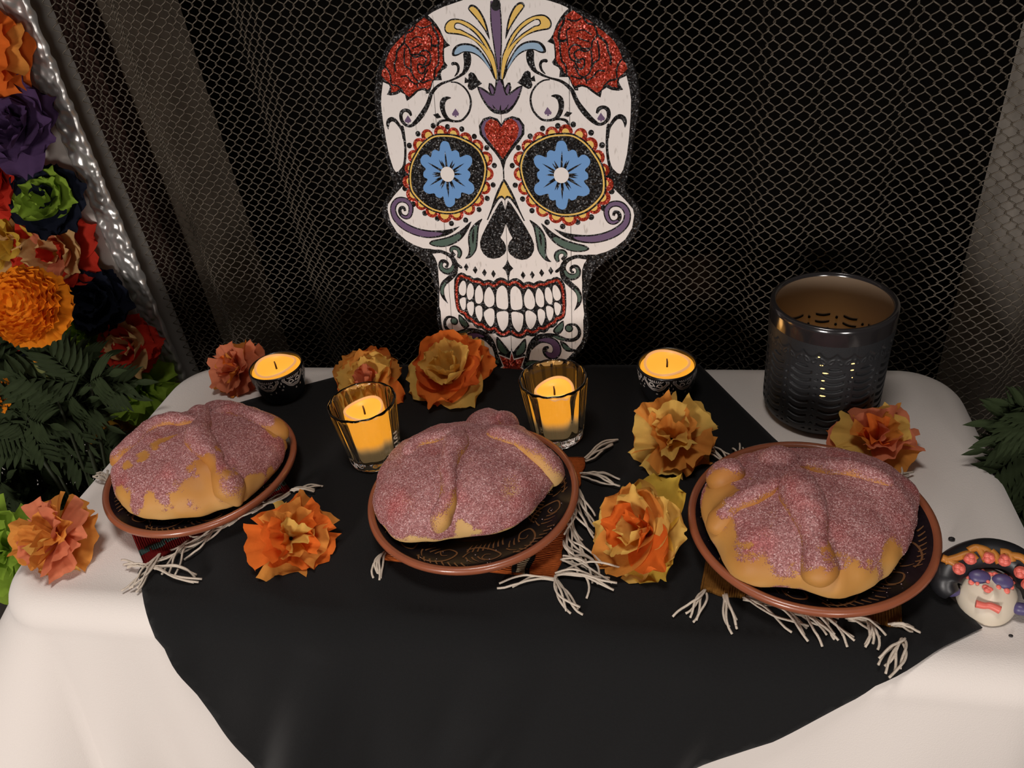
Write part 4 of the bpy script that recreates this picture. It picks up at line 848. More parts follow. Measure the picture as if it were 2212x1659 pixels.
make_bread((-.186, .538), 'middle sugared bread almost wholly pink with pale underside', [(812, 1107), (823, 1137), (853, 1174), (880, 1186), (907, 1180), (979, 1173), (1038, 1170), (1098, 1152), (1137, 1132), (1170, 1099)], .040,
    [([(998, 940), (984, 965), (970, 1005), (970, 1039), (968, 1075), (955, 1114), (943, 1150)], [50, 58, 42, 36, 40, 50, 34]),
     ([(1012, 935), (973, 940), (931, 949), (897, 964), (880, 985)], [40, 38, 38, 40, 36]),
     ([(1050, 935), (1113, 950), (1158, 981), (1186, 1011), (1198, 1040)], [46, 50, 54, 58, 50]),
     ([(1060, 905), (1090, 895), (1115, 893)], [56, 54, 36])], ((1050, 903), 100), [((890, 1186), 36), ((930, 1180), 30), ((1010, 1180), 36), ((995, 1140), 18), ((1190, 1095), 26), ((835, 1158), 26), ((1110, 1155), 24)], .02, 23, [(20, .083), (55, .073), (90, .065), (125, .073), (160, .084)], low=.20)
make_bread((.120, .512), 'right sugared bread with a round knob and a thick front dough bone', [(1522, 1142), (1548, 1187), (1570, 1246), (1592, 1270), (1629, 1280), (1677, 1277), (1722, 1286), (1759, 1296), (1818, 1309), (1848, 1299), (1900, 1265), (1944, 1217), (1970, 1161)], .034,
    [([(1735, 1025), (1728, 1062), (1745, 1112), (1759, 1161), (1766, 1202), (1772, 1239), (1779, 1264)], [46, 90, 86, 56, 70, 78, 40]),
     ([(1690, 1035), (1633, 1070), (1587, 1092), (1556, 1127), (1540, 1146)], [52, 50, 48, 54, 42]),
     ([(1725, 1006), (1777, 1014), (1833, 1016), (1889, 1033), (1930, 1048)], [42, 50, 50, 50, 44]),
     ([(1610, 1015), (1570, 1030), (1535, 1055)], [70, 72, 60])], ((1683, 990), 94), [((1545, 1080), 56), ((1560, 1045), 30), ((1590, 1240), 56), ((1630, 1262), 44), ((1800, 1285), 66), ((1850, 1275), 50), ((1762, 1258), 20), ((1935, 1215), 40), ((1560, 1200), 44), ((1545, 1140), 44), ((1540, 1120), 40)], .35, 37, [(20, .093), (55, .08), (90, .066), (125, .078), (160, .090)], low=.08)

# ---------------------------------------------------------------- candles and holders
def glow(name, col, e_hi, e_lo, z0, z1, lowcol):
    """wax lit from inside by its electric flame: brightest at the flame, fading to the unlit foot"""
    m = bpy.data.materials.new(name); m.use_nodes = True; nt = m.node_tree; b = nt.nodes['Principled BSDF']; L = nt.links.new
    tc = nt.nodes.new('ShaderNodeTexCoord'); sx = nt.nodes.new('ShaderNodeSeparateXYZ'); L(tc.outputs['Object'], sx.inputs[0])
    mr = nt.nodes.new('ShaderNodeMapRange'); mr.inputs['From Min'].default_value = z0; mr.inputs['From Max'].default_value = z1; mr.interpolation_type = 'SMOOTHSTEP'; L(sx.outputs['Z'], mr.inputs['Value'])
    cr = nt.nodes.new('ShaderNodeMix'); cr.data_type = 'RGBA'; cr.inputs['A'].default_value = lowcol; cr.inputs['B'].default_value = col; L(mr.outputs[0], cr.inputs['Factor'])
    st = nt.nodes.new('ShaderNodeMapRange'); st.inputs['To Min'].default_value = e_lo; st.inputs['To Max'].default_value = e_hi; L(mr.outputs[0], st.inputs['Value'])
    L(cr.outputs['Result'], b.inputs['Emission Color']); L(st.outputs[0], b.inputs['Emission Strength']); b.inputs['Base Color'].default_value = (.07, .035, .012, 1); b.inputs['Roughness'].default_value = .4
    return m
ORG = (1.0, .385, .026, 1)
M_WAXG = glow('lit_wax', ORG, .92, .18, .009, .024, (.55, .36, .16, 1))
M_WAXT = glow('lit_wax_top', (1.0, .42, .035, 1), 1.0, .9, 0, .05, (1, .45, .05, 1))
M_WAXRIM = glow('lit_wax_rim', (1.0, .46, .16, 1), .75, .6, 0, .05, (1, .5, .16, 1))
M_WICK = mat('wick', (.03, .012, .004, 1), .8)
def glass_mat():
    m = mat('clear_glass', (.97, .96, .94, 1), .02, spec=.5, trans=1.0); m.node_tree.nodes['Principled BSDF'].inputs['IOR'].default_value = 1.46; return m
M_GLASS = glass_mat()
def recalc(o):
    bm = bmesh.new(); bm.from_mesh(o.data); bmesh.ops.recalc_face_normals(bm, faces=bm.faces[:]); bm.to_mesh(o.data); bm.free()
def electric_candle(label, c, z, r, h, dip, tilt_ph, glow_m, bowl=.82):
    """pillar with a melted-looking, wavy dished top"""
    t = thing('electric_candle', label, 'candle', (c[0], c[1], z), 'electric candles')
    n = 48; V = []; wav = lambda a: .5 * dip * cos(2 * (a - tilt_ph))
    prof = [(0.0005, 0), (.97, 0), (1, .002), (1, h * .5), (.99, h * .9), (.975, h - .0015)]
    for rr, zz in prof:
        for j in range(n): a = 2 * pi * j / n; f = zz / h; V.append((c[0] + r * rr * cos(a), c[1] + r * rr * sin(a), z + zz + wav(a) * f ** 4))
    part('wax_body', V, grid_faces(len(prof), n, True), glow_m, t)
    V = []; 
    for k in range(9):
        b = pi * k / 8; rr = .915 + .06 * cos(b); zz = h - .0015 + .0018 * sin(b) - (.0 if k < 8 else .001)
        for j in range(n): a = 2 * pi * j / n; V.append((c[0] + r * rr * cos(a), c[1] + r * rr * sin(a), z + zz + wav(a)))
    part('wax_rim', V, grid_faces(9, n, True), M_WAXRIM, t)
    V = []; P2 = [(.87, h - .0015), (.8, h - dip * .9), (.6, h - dip * 1.5), (.3, h - dip * 1.8), (.02, h - dip * 1.85)]
    for i, (rr, zz) in enumerate(P2):
        for j in range(n): a = 2 * pi * j / n; V.append((c[0] + r * rr * cos(a), c[1] + r * rr * sin(a), z + zz + wav(a) * (1, .7, .3, .1, 0)[i]))
    part('wax_pool', V, grid_faces(5, n, True), M_WAXT, t)
    zb = z + h - dip * 1.9; Vw, Fw = tube([(c[0], c[1], zb), (c[0] + .0002, c[1], zb + .006), (c[0] - .0002, c[1] + .0003, zb + .0105)], [.0011, .001, .0008], 8); part('wick', Vw, Fw, M_WICK, t)
    return t
def glow_lamp(p, e):
    l = bpy.data.lights.new('candle_flame', 'POINT'); l.energy = e; l.color = (1, .52, .16); l.shadow_soft_size = .012
    o = bpy.data.objects.new('candle_flame', l); COL.objects.link(o); o.location = p
def votive(cpx, label, clabel, ph, ch):
    b = onZ(cpx, .0036); c = (b[0], b[1]); z = .0036; R0, R1, HH = .0268, .0350, .0745
    t = thing('votive_glass', label, 'candle holder', (c[0], c[1], z), 'fluted votive glasses')
    NF = 14; n = NF * 8; V = []
    def flute(a, amt): return 1 + amt * (abs(sin(NF * (a - ph) / 2)) - .6)
    outer = [(.004, .0), (R0 * .9, 0), (R0 * .985, .0006), (R0, .003), (R0 + .0009, .008)] + [(R0 + (R1 - R0) * t_, HH * t_) for t_ in (.16, .3, .5, .7, .85, .93, .965)] + [(R1 + .0002, HH * .985), (R1 - .0004, HH - .0004), (R1 - .0014, HH), (R1 - .0024, HH - .0004)]
    inner = [(R1 - .0030, HH - .002)] + [(R0 + (R1 - R0) * t_ - .0030, HH * t_) for t_ in (.9, .7, .5, .3, .18, .145)] + [(R0 * .82, .0105), (R0 * .6, .0098), (.003, .0096)]
    for k, (r, zz) in enumerate(outer + inner):
        amt = 0
        if k < len(outer): amt = .050 if .006 < zz < HH * .95 else (.020 if zz >= HH * .95 else 0)
        for j in range(n):
            a = 2 * pi * j / n; V.append((c[0] + r * flute(a, amt) * cos(a), c[1] + r * flute(a, amt) * sin(a), z + zz))
    N = len(outer) + len(inner); F = grid_faces(N, n, True) + [tuple(range(n))[::-1], tuple(range((N - 1) * n, N * n))]
    o = part('glass_body', V, F, M_GLASS, t); recalc(o)
    cz = z + .0100
    electric_candle(clabel, c, cz, .0212, ch, .0044, ph + .8, M_WAXG)
    glow_lamp((c[0], c[1], cz + ch + .010), .045)
votive((813, 986), 'fluted clear votive glass in front of the left tissue flower, beside the middle plate', 'glowing electric candle inside the left votive glass', .1, .0555)
votive((1206, 938), 'fluted clear votive glass standing below the skull chin', 'glowing electric candle inside the right votive glass', .35, .0505)

M_HOLD = mat('black_ceramic', (.007, .007, .008, 1), .3, spec=.5, coat=.3)
M_WHT = mat('white_slip', (.62, .58, .54, 1), .5)
def holder(cpx, label, clabel, ph):
    R, HH = .0320, .043; b = onZ(cpx, .0036 + HH); c = (b[0], b[1]); z = .0036
    t = thing('tealight_bowl', label, 'candle holder', (c[0], c[1], z), 'painted black candle bowls')
    rz = lambda f: R * (.70 + .30 * sin(min(f, 1) * pi / 2) ** .8)
    prof = [(.004, .0), (R * .62, 0), (R * .68, .0012)] + [(rz(f), HH * f) for f in np.linspace(.06, .97, 10)] + [(R - .0004, HH), (R - .0016, HH + .0002), (R - .0024, HH - .002), (R - .003, HH * .5), (R * .6, .006), (.003, .005)]
    V, F = lathe(prof, 72, (c[0], c[1], z)); part('bowl', V, F, M_HOLD, t)
    mb = MB()
    def P(u, v):                # u metres around, v metres below the rim
        f = 1 - v / HH; r = rz(f) + .0004; a = ph + u / R; return (c[0] + r * cos(a), c[1] + r * sin(a), z + HH * f)
    def st(pts, w, closed=False):
        q = spline(np.array(pts, float), 5, closed); T = np.gradient(q, axis=0); T /= np.linalg.norm(T, axis=1)[:, None] + 1e-9; N = np.stack([-T[:, 1], T[:, 0]], -1); 
        ww = np.interp(np.linspace(0, 1, len(q)), np.linspace(0, 1, len(w)), w)[:, None] / 2 if not np.isscalar(w) else w / 2
        A, B = q + N * ww, q - N * ww; n = len(q); mb.add([P(*p) for p in np.concatenate([A, B])], [(i, i + n, i + n + 1, i + 1) for i in range(n - 1)] + ([(n - 1, 2 * n - 1, n, 0)] if closed else []))
    per_ = 2 * pi * R / 6; mm = per_ / 34
    for k in range(6):
        u0 = k * per_; g = lambda x, y: (u0 + x * mm, .0022 + y * mm * .92)
        for sgn in (1, -1):
            for off, w_ in ((0, .0007), (1.6, .0005), (2.9, .0005)):
                st([g(sgn * (11.5 + off), 0), g(sgn * (12 + off), 3.5), g(sgn * (9.5 + off * .9), 7), g(sgn * (7 + off * .6), 10.5 + off * .6), g(sgn * 3.5, 13 + off), g(0, 12.3 + off * 1.1)], w_)
            st([g(sgn * 1, 10), g(sgn * 3, 6.2), g(sgn * 6.5, 5.6), g(sgn * 7.2, 8.4), g(sgn * 4.6, 10), g(sgn * 2, 8.6)], .0011)
            for q in (1.2, 3.4, 5.6, 7.8): st([g(sgn * q * .7, 4.6 - q * .12), g(sgn * q * 1.15, .6)], [.0004, .0009, .0004])
        for x, y, s_ in ((17, 6, 1), (14.5, 10, .8), (19, 11.5, .8), (8, 19, .9)):
            st([g(x, y - 2.2 * s_), g(x + .4, y), g(x - .2, y + 1.6 * s_)], [.0002, .0013 * s_, .0009 * s_])
        cx_, cy_ = 17, 16.5; st([g(cx_ + 1.0 * cos(a), cy_ + 1.0 * sin(a)) for a in np.linspace(0, 2 * pi, 9)[:-1]], .0005, True)
        cx_, cy_ = 1, 21; st([g(cx_ + .9 * cos(a), cy_ + .9 * sin(a)) for a in np.linspace(0, 2 * pi, 9)[:-1]], .0005, True)
    part('painted_lace', mb.V, mb.F, M_WHT, t)
    electric_candle(clabel, c, z + .006, R - .0062, HH - .0015 - .006 + .003, .0036, ph + 1.2, M_WAXT2)
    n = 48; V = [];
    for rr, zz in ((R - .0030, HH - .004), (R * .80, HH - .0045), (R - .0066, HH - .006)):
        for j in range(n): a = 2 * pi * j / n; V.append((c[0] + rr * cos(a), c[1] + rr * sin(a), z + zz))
    part('inner_glow_ring', V, grid_faces(3, n, True), M_WAXT2, t)  # emissive ring stands in for candlelight on the bowl's inside
    glow_lamp((c[0], c[1], z + HH + .012), .03)
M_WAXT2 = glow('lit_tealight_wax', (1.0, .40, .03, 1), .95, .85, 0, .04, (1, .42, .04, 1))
holder((595, 789), 'black candle bowl with white lace painting at the left back of the runner', 'glowing electric candle in the left black bowl', -1.55)
holder((1441, 784), 'black candle bowl with white lace painting to the right of the skull', 'glowing electric candle in the right black bowl', -1.95)

# ---------------------------------------------------------------- large perforated black jar
M_JAR = mat('black_clay', (.016, .017, .019, 1), .5, spec=.4, bump=.15, bump_scale=700)
M_JARG = mat('black_lustre_glaze', (.018, .016, .017, 1), .16, spec=.7, coat=.7)
M_JARI = mat('brown_inside_glaze', (.17, .125, .085, 1), .5, spec=.3)
def make_jar():
    R, HH = .0586, .131; b = onZ((1802, 645), HH + .001); c = (b[0], b[1]); z = .0006
    t = thing('luminary_jar', 'large black clay candle jar with carved feather slits and a lustrous rim', 'candle holder', (c[0], c[1], z))
    NP = 12; n = 480; mz = 260; zt_ = HH * .80
    a0 = -1.62                                           # the slit column facing the camera
    th = np.linspace(0, 2 * pi, n, endpoint=False)
    zs = np.linspace(0.006, HH * .86, mz); T, Zz = np.meshgrid(th, zs)
    per_ = 2 * pi / NP; u = ((T - a0) / per_ + .5) % 1.0; uc = u - .5           # cell coordinate, dots at the cell edge
    slot = np.abs(uc) < .34; pitch = .0086
    sag = (.0030 * (1 - (uc / .34) ** 2)); ph = ((Zz + sag) % pitch) / pitch
    top = zt_ - .020 - .004 * np.cos(2 * pi * u)
    d = np.zeros_like(T)
    m1 = slot & (ph > .18) & (ph < .66) & (Zz < top) & (Zz > .012)
    edge = np.minimum(np.minimum((ph - .18) / .10, (.66 - ph) / .10), (.34 - np.abs(uc)) / .05).clip(0, 1)
    d -= .0019 * np.where(m1, edge, 0)
    dd = np.hypot(((u + .5) % 1 - .5) * per_ * R, ((Zz % pitch) - pitch / 2)); m2 = (dd < .0015) & (Zz < top) & (Zz > .012); d -= .0013 * np.where(m2, np.clip((.0015 - dd) / .0004, 0, 1), 0)
    for q in (.40, .44): d += .00022 * np.exp(-(((np.abs(uc) - q) / .008) ** 2))
    # scalloped ridge and ring of dots under the smooth band
    sc = zt_ - .0055 * np.abs(np.sin(NP * 1.0 * (T - a0) )) ; d += .0011 / (1 + np.exp(-(Zz - sc) / .0004))
    nd = NP * 4; ud = (((T - a0) * nd / (2 * pi)) % 1 - .5) * 2 * pi / nd * R; zd = Zz - (sc - .006); rd = np.hypot(ud, zd); d += .0006 * np.exp(-((rd - .0021) / .0006) ** 2) 
    f = Zz / HH; body = R * (.985 - .16 * np.clip(1 - f / .14, 0, 1) ** 2.0 * .9)
    RR = body + d
    V = np.stack([c[0] + RR * np.cos(T), c[1] + RR * np.sin(T), z + Zz], -1).reshape(-1, 3)
    part('carved_wall', V, grid_faces(mz, n, True), M_JAR, t)
    V, F = lathe([(.002, .0), (R * .80, 0), (R * .84, .002), (RR[0].mean(), .0062)], 96, (c[0], c[1], z), cap1=False); part('foot', V, F, M_JAR, t)
    rb = float(RR[-1].mean()); V, F = lathe([(rb, HH * .859), (R * 1.005, HH * .90), (R * 1.005, HH * .96), (R, HH * .99), (R - .0012, HH - .0003), (R - .0028, HH + .0004), (R - .0046, HH - .0006), (R - .0052, HH * .975)], 128, (c[0], c[1], z), cap0=False, cap1=False); part('lustre_rim', V, F, M_JARG, t)
    V, F = lathe([(R - .0052, HH * .976), (R - .0054, HH * .6), (R - .0060, .012), (R * .6, .008), (.002, .007)], 96, (c[0], c[1], z), cap0=False); part('inner_wall', V, F, M_JARI, t)
    mb = MB(); mb2 = MB()
    for k in range(NP):
        ac = a0 + k * per_
        for zz in np.arange(.016, zt_ - .026, pitch):       # dark strips and dots laid on the inner wall stand in for unlit openings
            P = []
            for s_ in np.linspace(-.26, .26, 9):
                a = ac + s_ * per_; dz = -.003 * (1 - (s_ / .34) ** 2) + pitch; P.append((a, zz + dz))
            rr = R - .0062; V = [(c[0] + rr * cos(a), c[1] + rr * sin(a), z + q - .0011) for a, q in P] + [(c[0] + rr * cos(a), c[1] + rr * sin(a), z + q + .0011) for a, q in P]
            mb.add(V, [(i, i + 1, i + 10, i + 9) for i in range(8)])
            a = ac + per_ / 2; mb.add(*sphere((c[0] + rr * cos(a), c[1] + rr * sin(a), z + zz + pitch / 2), .0014, 5, 8))
    part('dark_slit_strips', mb.V, mb.F, M_SOOT, t)
    # glowing insets in the slits stand in for candlelight shining through
    M_LIT = mat('inset_glow', (1, .6, .2, 1), .5); bb = M_LIT.node_tree.nodes['Principled BSDF']; bb.inputs['Emission Color'].default_value = (1, .62, .22, 1); bb.inputs['Emission Strength'].default_value = 2.0
    ph0 = lambda zz, uu: zz
    for px, w in (((1769, 770), .5), ((1775, 788), .6), ((1783, 805), 1.0), ((1778, 821), .6), ((1777, 838), .8), ((1777, 854), 1.0), ((1842, 784), .9), ((1840, 798), .7), ((1840, 814), .3)):
        dr = ray(px); o_ = CO[:2] - np.array(c); A_ = dr[:2] @ dr[:2]; B_ = o_ @ dr[:2]; C_ = o_ @ o_ - (R - .0022) ** 2; tt = (-B_ - sqrt(B_ * B_ - A_ * C_)) / A_; q = CO + dr * tt
        a = atan2(q[1] - c[1], q[0] - c[0]); rr = hypot(q[0] - c[0], q[1] - c[1]) + .0014; w_ = .0028 * w / rr
        V = [(c[0] + (rr + dr_) * cos(a + sa * w_ * (1 - .4 * ss)), c[1] + (rr + dr_) * sin(a + sa * w_ * (1 - .4 * ss)), q[2] + hz) for dr_ in (0, -.002) for (sa, hz, ss) in ((-1, 0, 0), (-.4, -.0006, 0), (.5, -.0005, 0), (1, .0001, 0), (.3, .0007, 0), (-.5, .0006, 0))]
        part('slit_glow_inset', V, [(0, 1, 2, 3, 4, 5)] + [(i, i + 6, (i + 1) % 6 + 6, (i + 1) % 6) for i in range(6)], M_LIT, t, False)
    electric_candle('glowing electric candle deep inside the large black jar', c, z + .0085, .024, .03, .003, .4, M_WAXG)
    glow_lamp((c[0], c[1], z + .055), .02)
make_jar()

# ---------------------------------------------------------------- tissue paper flowers
def paper(name, col, tr=.35):
    m = mat(name, col, .8, spec=.15, noise_amt=.22, noise_scale=70, bump=.5, bump_scale=160); nt = m.node_tree; b = nt.nodes['Principled BSDF']; out = nt.nodes['Material Output']
    tl = nt.nodes.new('ShaderNodeBsdfTranslucent'); tl.inputs['Color'].default_value = col; mx = nt.nodes.new('ShaderNodeMixShader'); mx.inputs[0].default_value = tr
    nt.links.new(b.outputs[0], mx.inputs[1]); nt.links.new(tl.outputs[0], mx.inputs[2]); nt.links.new(mx.outputs[0], out.inputs['Surface']); return m
P_OR = paper('orange_tissue', (.88, .22, .035, 1)); P_YE = paper('yellow_tissue', (.86, .55, .13, 1)); P_DO = paper('deep_orange_tissue', (.72, .14, .025, 1)); P_LO = paper('light_orange_tissue', (.80, .32, .06, 1)); P_CO = paper('coral_tissue', (.76, .24, .12, 1))
P_PU = paper('purple_tissue', (.10, .052, .14, 1)); P_RE = paper('red_tissue', (.66, .04, .02, 1)); P_LI = paper('lime_tissue', (.30, .46, .05, 1)); P_NA = paper('navy_tissue', (.010, .013, .027, 1)); P_YL = paper('lemon_tissue', (.78, .52, .07, 1)); P_MU = paper('mustard_tissue', (.50, .26, .03, 1)); P_OD = paper('bright_orange_tissue', (.88, .19, .025, 1)); P_ST = paper('straw_tissue', (.80, .52, .22, 1))
def petal(r0, L, W, th0, curl, cup, ruf, seed, shape, nu=9, nv=13):
    """one petal in the flower's frame: starts at radius r0, climbs at angle th0 and curls outwards"""
    q = random.Random(seed); p1, p2, p3 = q.uniform(0, 6), q.uniform(0, 6), q.uniform(0, 6); V = []; r, z = r0, 0.; dl = L / nu; tip = q.uniform(.0, .22)
    for i in range(nu + 1):
        u = i / nu; th = th0 - curl * u * u
        if i: r += cos(th) * dl; z += sin(th) * dl
        if shape == 'open': w = W * (.30 + .70 * sin(pi * min(1, .12 + u * .80)) ** .8) * (1 if u < .93 else .72)
        else: w = W * (.22 + .78 * u ** .7)
        nx, nz = -sin(th), cos(th)
        for j in range(nv + 1):
            v = 2 * j / nv - 1; e = ruf * L * u ** 1.5 * (sin(3.1 * v + p1 + 2 * u) * .5 + sin(7.3 * v + p2) * .35 + sin(13 * v + p3 + 5 * u) * .2)
            lift = cup * W * v * v + e; back = 0
            if i == nu: back = L * (.05 * sin(4 * v + p2) + .03 * sin(9 * v + p3) + (.12 if shape == 'open' else .04) * v * v - tip * .35 * max(0, 1 - 2.5 * abs(v - .4 * sin(p1))))
            V.append((r + nx * lift - cos(th) * back, v * w, z + nz * lift - sin(th) * back))
    return np.array(V), grid_faces(nu + 1, nv + 1)
def flower(name, label, c, axis, R, layers, seed, cat='flower', group='tissue paper flowers', zmin=None, pname='petal'):
    """layers: (count, material list, th0, length, width, curl, cup, ruffle, shape)"""
    t = thing(name, label, cat, tuple(c), group); B = basis(axis); q = random.Random(seed)
    for li, (n, ms, th0, L, W, curl, cup, ruf, shape) in enumerate(layers):
        ph = q.uniform(0, 6)
        for k in range(n):
            V, F = petal(.05 * R, L * R * q.uniform(.85, 1.12), W * R * q.uniform(.85, 1.15), th0 + q.uniform(-.14, .14), curl * q.uniform(.6, 1.4), cup * q.uniform(.5, 1.4), ruf * q.uniform(.7, 1.3), q.randrange(10 ** 6), shape)
            a = ph + 2 * pi * k / n + q.uniform(-.15, .15); ca, sa = cos(a), sin(a)
            X = np.stack([V[:, 0] * ca - V[:, 1] * sa, V[:, 0] * sa + V[:, 1] * ca, V[:, 2] - .12 * R], -1) @ B + np.array(c)
            if zmin is not None: X[:, 2] = np.where(X[:, 2] < zmin, zmin + .0005 * np.abs(np.sin(X[:, 0] * 900)), X[:, 2])
            part(pname, X, F, ms[k % len(ms)], t)
    return t
def open_layers(a, b, c_, d=None): return [(6, a, .12, 1.12, .66, .25, .22, .05, 'open'), (5, b, .55, 1.08, .62, .2, .26, .06, 'open'), (4, c_, .95, .95, .50, .1, .3, .07, 'open'), (4, d or b, 1.25, .78, .32, .05, .3, .10, 'open')]
def pom_layers(a, b, c_): return [(5, a, -.25, 1.0, .72, .2, .10, .13, 'fan'), (5, b, .25, 1.08, .70, .35, .12, .16, 'fan'), (5, c_, .7, 1.05, .60, .35, .12, .19, 'fan'), (4, b, 1.1, .98, .52, .4, .12, .22, 'fan'), (3, a, 1.42, .90, .42, .3, .12, .24, 'fan')]
def table_flower(px, wpx, label, layers, axis, seed, rest=.0036, k=.62):
    R = wpx / 2 * mpp(onZ(px, .03)); c = onZ(px, R * k); flower('paper_flower', label, c, axis, R, layers, seed, zmin=rest)
TOC = np.array([-.15, -.75, .62])
table_flower((512, 798), 108, 'crumpled orange tissue flower behind the left black candle bowl', pom_layers([P_CO, P_OR], [P_CO, P_LO], [P_CO]), (-.3, -.7, .7), 1, .001, .75)
table_flower((797, 825), 146, 'loose yellow and orange tissue flower behind the left votive glass', open_layers([P_OR, P_LO], [P_YE, P_LO], [P_YE], [P_CO]), (0, -.45, .9), 2, .0036, .5)
table_flower((975, 802), 172, 'large open orange and yellow tissue flower in front of the skull chin', open_layers([P_YE, P_OR], [P_OR, P_DO], [P_YE], [P_YE]), (-.1, -.42, .9), 3, .0036, .5)
table_flower((1450, 946), 160, 'amber ruffled tissue flower in front of the right black candle bowl', pom_layers([P_YE, P_LO], [P_YE, P_LO], [P_LO, P_YE]), (0, -.5, .85), 4, .0036, .6)
table_flower((1893, 950), 160, 'crumpled orange tissue flower in front of the large black jar', pom_layers([P_OR, P_CO], [P_LO, P_CO], [P_YE, P_CO]), (-.2, -.4, .9), 5, .001, .6)
table_flower((1385, 1150), 215, 'open bright orange and yellow tissue flower between the middle and right plates', open_layers([P_YE, P_YL], [P_YE, P_LO, P_OD], [P_OD, P_YE]), (-.5, -.45, .75), 6, .0036, .52)
table_flower((630, 1162), 158, 'ruffled orange tissue flower with yellow edges lying right of the left plate', pom_layers([P_YE, P_LO], [P_OD, P_LO], [P_OD, P_LO]), (.55, -.45, .7), 7, .0036, .62)
table_flower((118, 1164), 158, 'crinkled orange tissue flower alone at the left edge of the white cloth', pom_layers([P_LO, P_YE], [P_CO, P_LO], [P_LO, P_CO]), (-.15, -.6, .75), 8, .001, .66)

# ---------------------------------------------------------------- flower garland on the wall at the left
def wall_flower(px, wpx, label, layers, seed, off=.045, axis=(.15, -.85, .45), cat='flower', name='paper_flower'):
    p = fhit(px, -off); R = wpx / 2.05 * mpp(p); flower(name, label, p, axis, R, layers, seed, cat, 'wall garland flowers')
wall_flower((-52, 108), 185, 'orange tissue flower at the top left of the garland', pom_layers([P_OD], [P_OD, P_LO], [P_OD]), 21)
wall_flower((34, 270), 185, 'purple tissue flower on the garland beside the hammered strip', open_layers([P_PU], [P_PU], [P_PU]), 22, .05)
wall_flower((-8, 392), 150, 'red tissue flower on the garland below the purple one', open_layers([P_RE], [P_RE], [P_RE]), 23, .055)
wall_flower((104, 430), 145, 'lime and navy tissue flower on the garland touching the hammered strip', open_layers([P_NA], [P_LI, P_NA], [P_LI]), 24, .05, (.3, -.8, .5))
wall_flower((25, 525), 170, 'lemon yellow tissue flower on the garland above the marigold', pom_layers([P_YL, P_ST], [P_YL], [P_ST, P_YL]), 25, .05)
wall_flower((118, 545), 165, 'red and straw striped tissue flower on the garland above the marigold', open_layers([P_RE], [P_ST, P_RE], [P_ST, P_CO]), 26, .045, (.3, -.8, .4))
wall_flower((208, 648), 135, 'navy tissue flower hanging right of the marigold', open_layers([P_NA], [P_NA], [P_NA]), 27)
wall_flower((182, 722), 130, 'dull lime tissue flower below the navy one', pom_layers([P_LI], [P_LI], [P_LI]), 28, .05)
wall_flower((278, 745), 130, 'dark red tissue flower with straw petals beside the hammered strip', open_layers([P_RE], [P_RE, P_ST], [P_ST, P_RE]), 29, .045)
wall_flower((300, 842), 140, 'lime green tissue pompom at the foot of the hammered strip', pom_layers([P_LI], [P_LI], [P_LI]), 30, .05)
wall_flower((215, 850), 100, 'small navy tissue flower between leaves and lime pompom', open_layers([P_NA], [P_NA], [P_NA]), 31, .04)
wall_flower((255, 930), 130, 'mustard tissue flower low on the garland behind the left bread', open_layers([P_MU], [P_MU], [P_MU]), 32, .05)
wall_flower((70, 790), 110, 'dark navy tissue flower hidden behind the marigold bud', open_layers([P_NA], [P_NA], [P_NA]), 33, .04)
wall_flower((15, 725), 90, 'small dark red tissue flower peeping out under the marigold', open_layers([P_RE], [P_RE], [P_RE]), 34, .04)

# ---------------------------------------------------------------- marigold plants
M_LEAF = mat('marigold_leaf', (.026, .038, .015, 1), .75, spec=.1, noise_amt=.35, noise_scale=60)
M_STEM = mat('marigold_stem', (.018, .024, .008, 1), .6)
M_MARI = paper('marigold_petal', (.82, .24, .008, 1), .25)
M_BUD = mat('marigold_bud', (.10, .11, .025, 1), .6)
M_POT = mat('clay_pot', srgb(120, 66, 44), .7)
def leaf_mesh(name, n=6, L=.075):
    mb = MB(); mb.add(*tube([(0, 0, 0), (L * .5, 0, .004), (L, 0, -.006)], [.0011, .0009, .0005], 5))
    def blade(p, a, l, w):
        d = np.array([cos(a), sin(a), -.15]); s_ = np.array([-sin(a), cos(a), 0]); p = np.array(p); V = []
        for u, ww in ((0, .15), (.2, .75), (.45, 1), (.7, .75), (.88, .35)):
            for v in (-1, -.5, 0, .5, 1): V.append(p + d * l * u * (1 - .0) + s_ * w * ww * v + np.array([0, 0, abs(v) * w * .35 - .15 * l * u * u]))
        V.append(p + d * l + np.array([0, 0, -.15 * l])); k = len(V) - 1
        mb.add(V, grid_faces(5, 5) + [(20 + j, 21 + j, k) for j in range(4)])
    for i in range(n):
        t = .18 + .72 * i / n
        for s in (1, -1): blade((L * t, 0, .004 * sin(pi * t)), s * (1.05 - .35 * t), L * (.50 - .16 * abs(t - .45)), L * .062)
    blade((L * .95, 0, -.005), 0, L * .45, L * .065)
    return mesh(name, mb.V, mb.F, M_LEAF)
LEAF = leaf_mesh('leaf')
def place_leaf(parent, p, d, up, sc):
    d = np.array(d, float); d /= np.linalg.norm(d); up = np.array(up, float); y = np.cross(up, d); y /= np.linalg.norm(y); z = np.cross(d, y)
    o = link('leaf', LEAF, parent); M = Matrix(((d[0], y[0], z[0], 0), (d[1], y[1], z[1], 0), (d[2], y[2], z[2], 0), (0, 0, 0, 1)))
    o.rotation_euler = M.to_euler(); o.scale = (sc,) * 3; o.location = Vector(p) - Vector(parent_loc(parent)); return o
def pot(c, r, h, z0, t):
    V, F = lathe([(.004, 0), (r * .72, 0), (r * .95, h * .8), (r * 1.05, h * .8), (r * 1.08, h), (r * .98, h), (r * .92, h * .86), (.004, h * .85)], 40, (c[0], c[1], z0)); part('pot', V, F, M_POT, t)
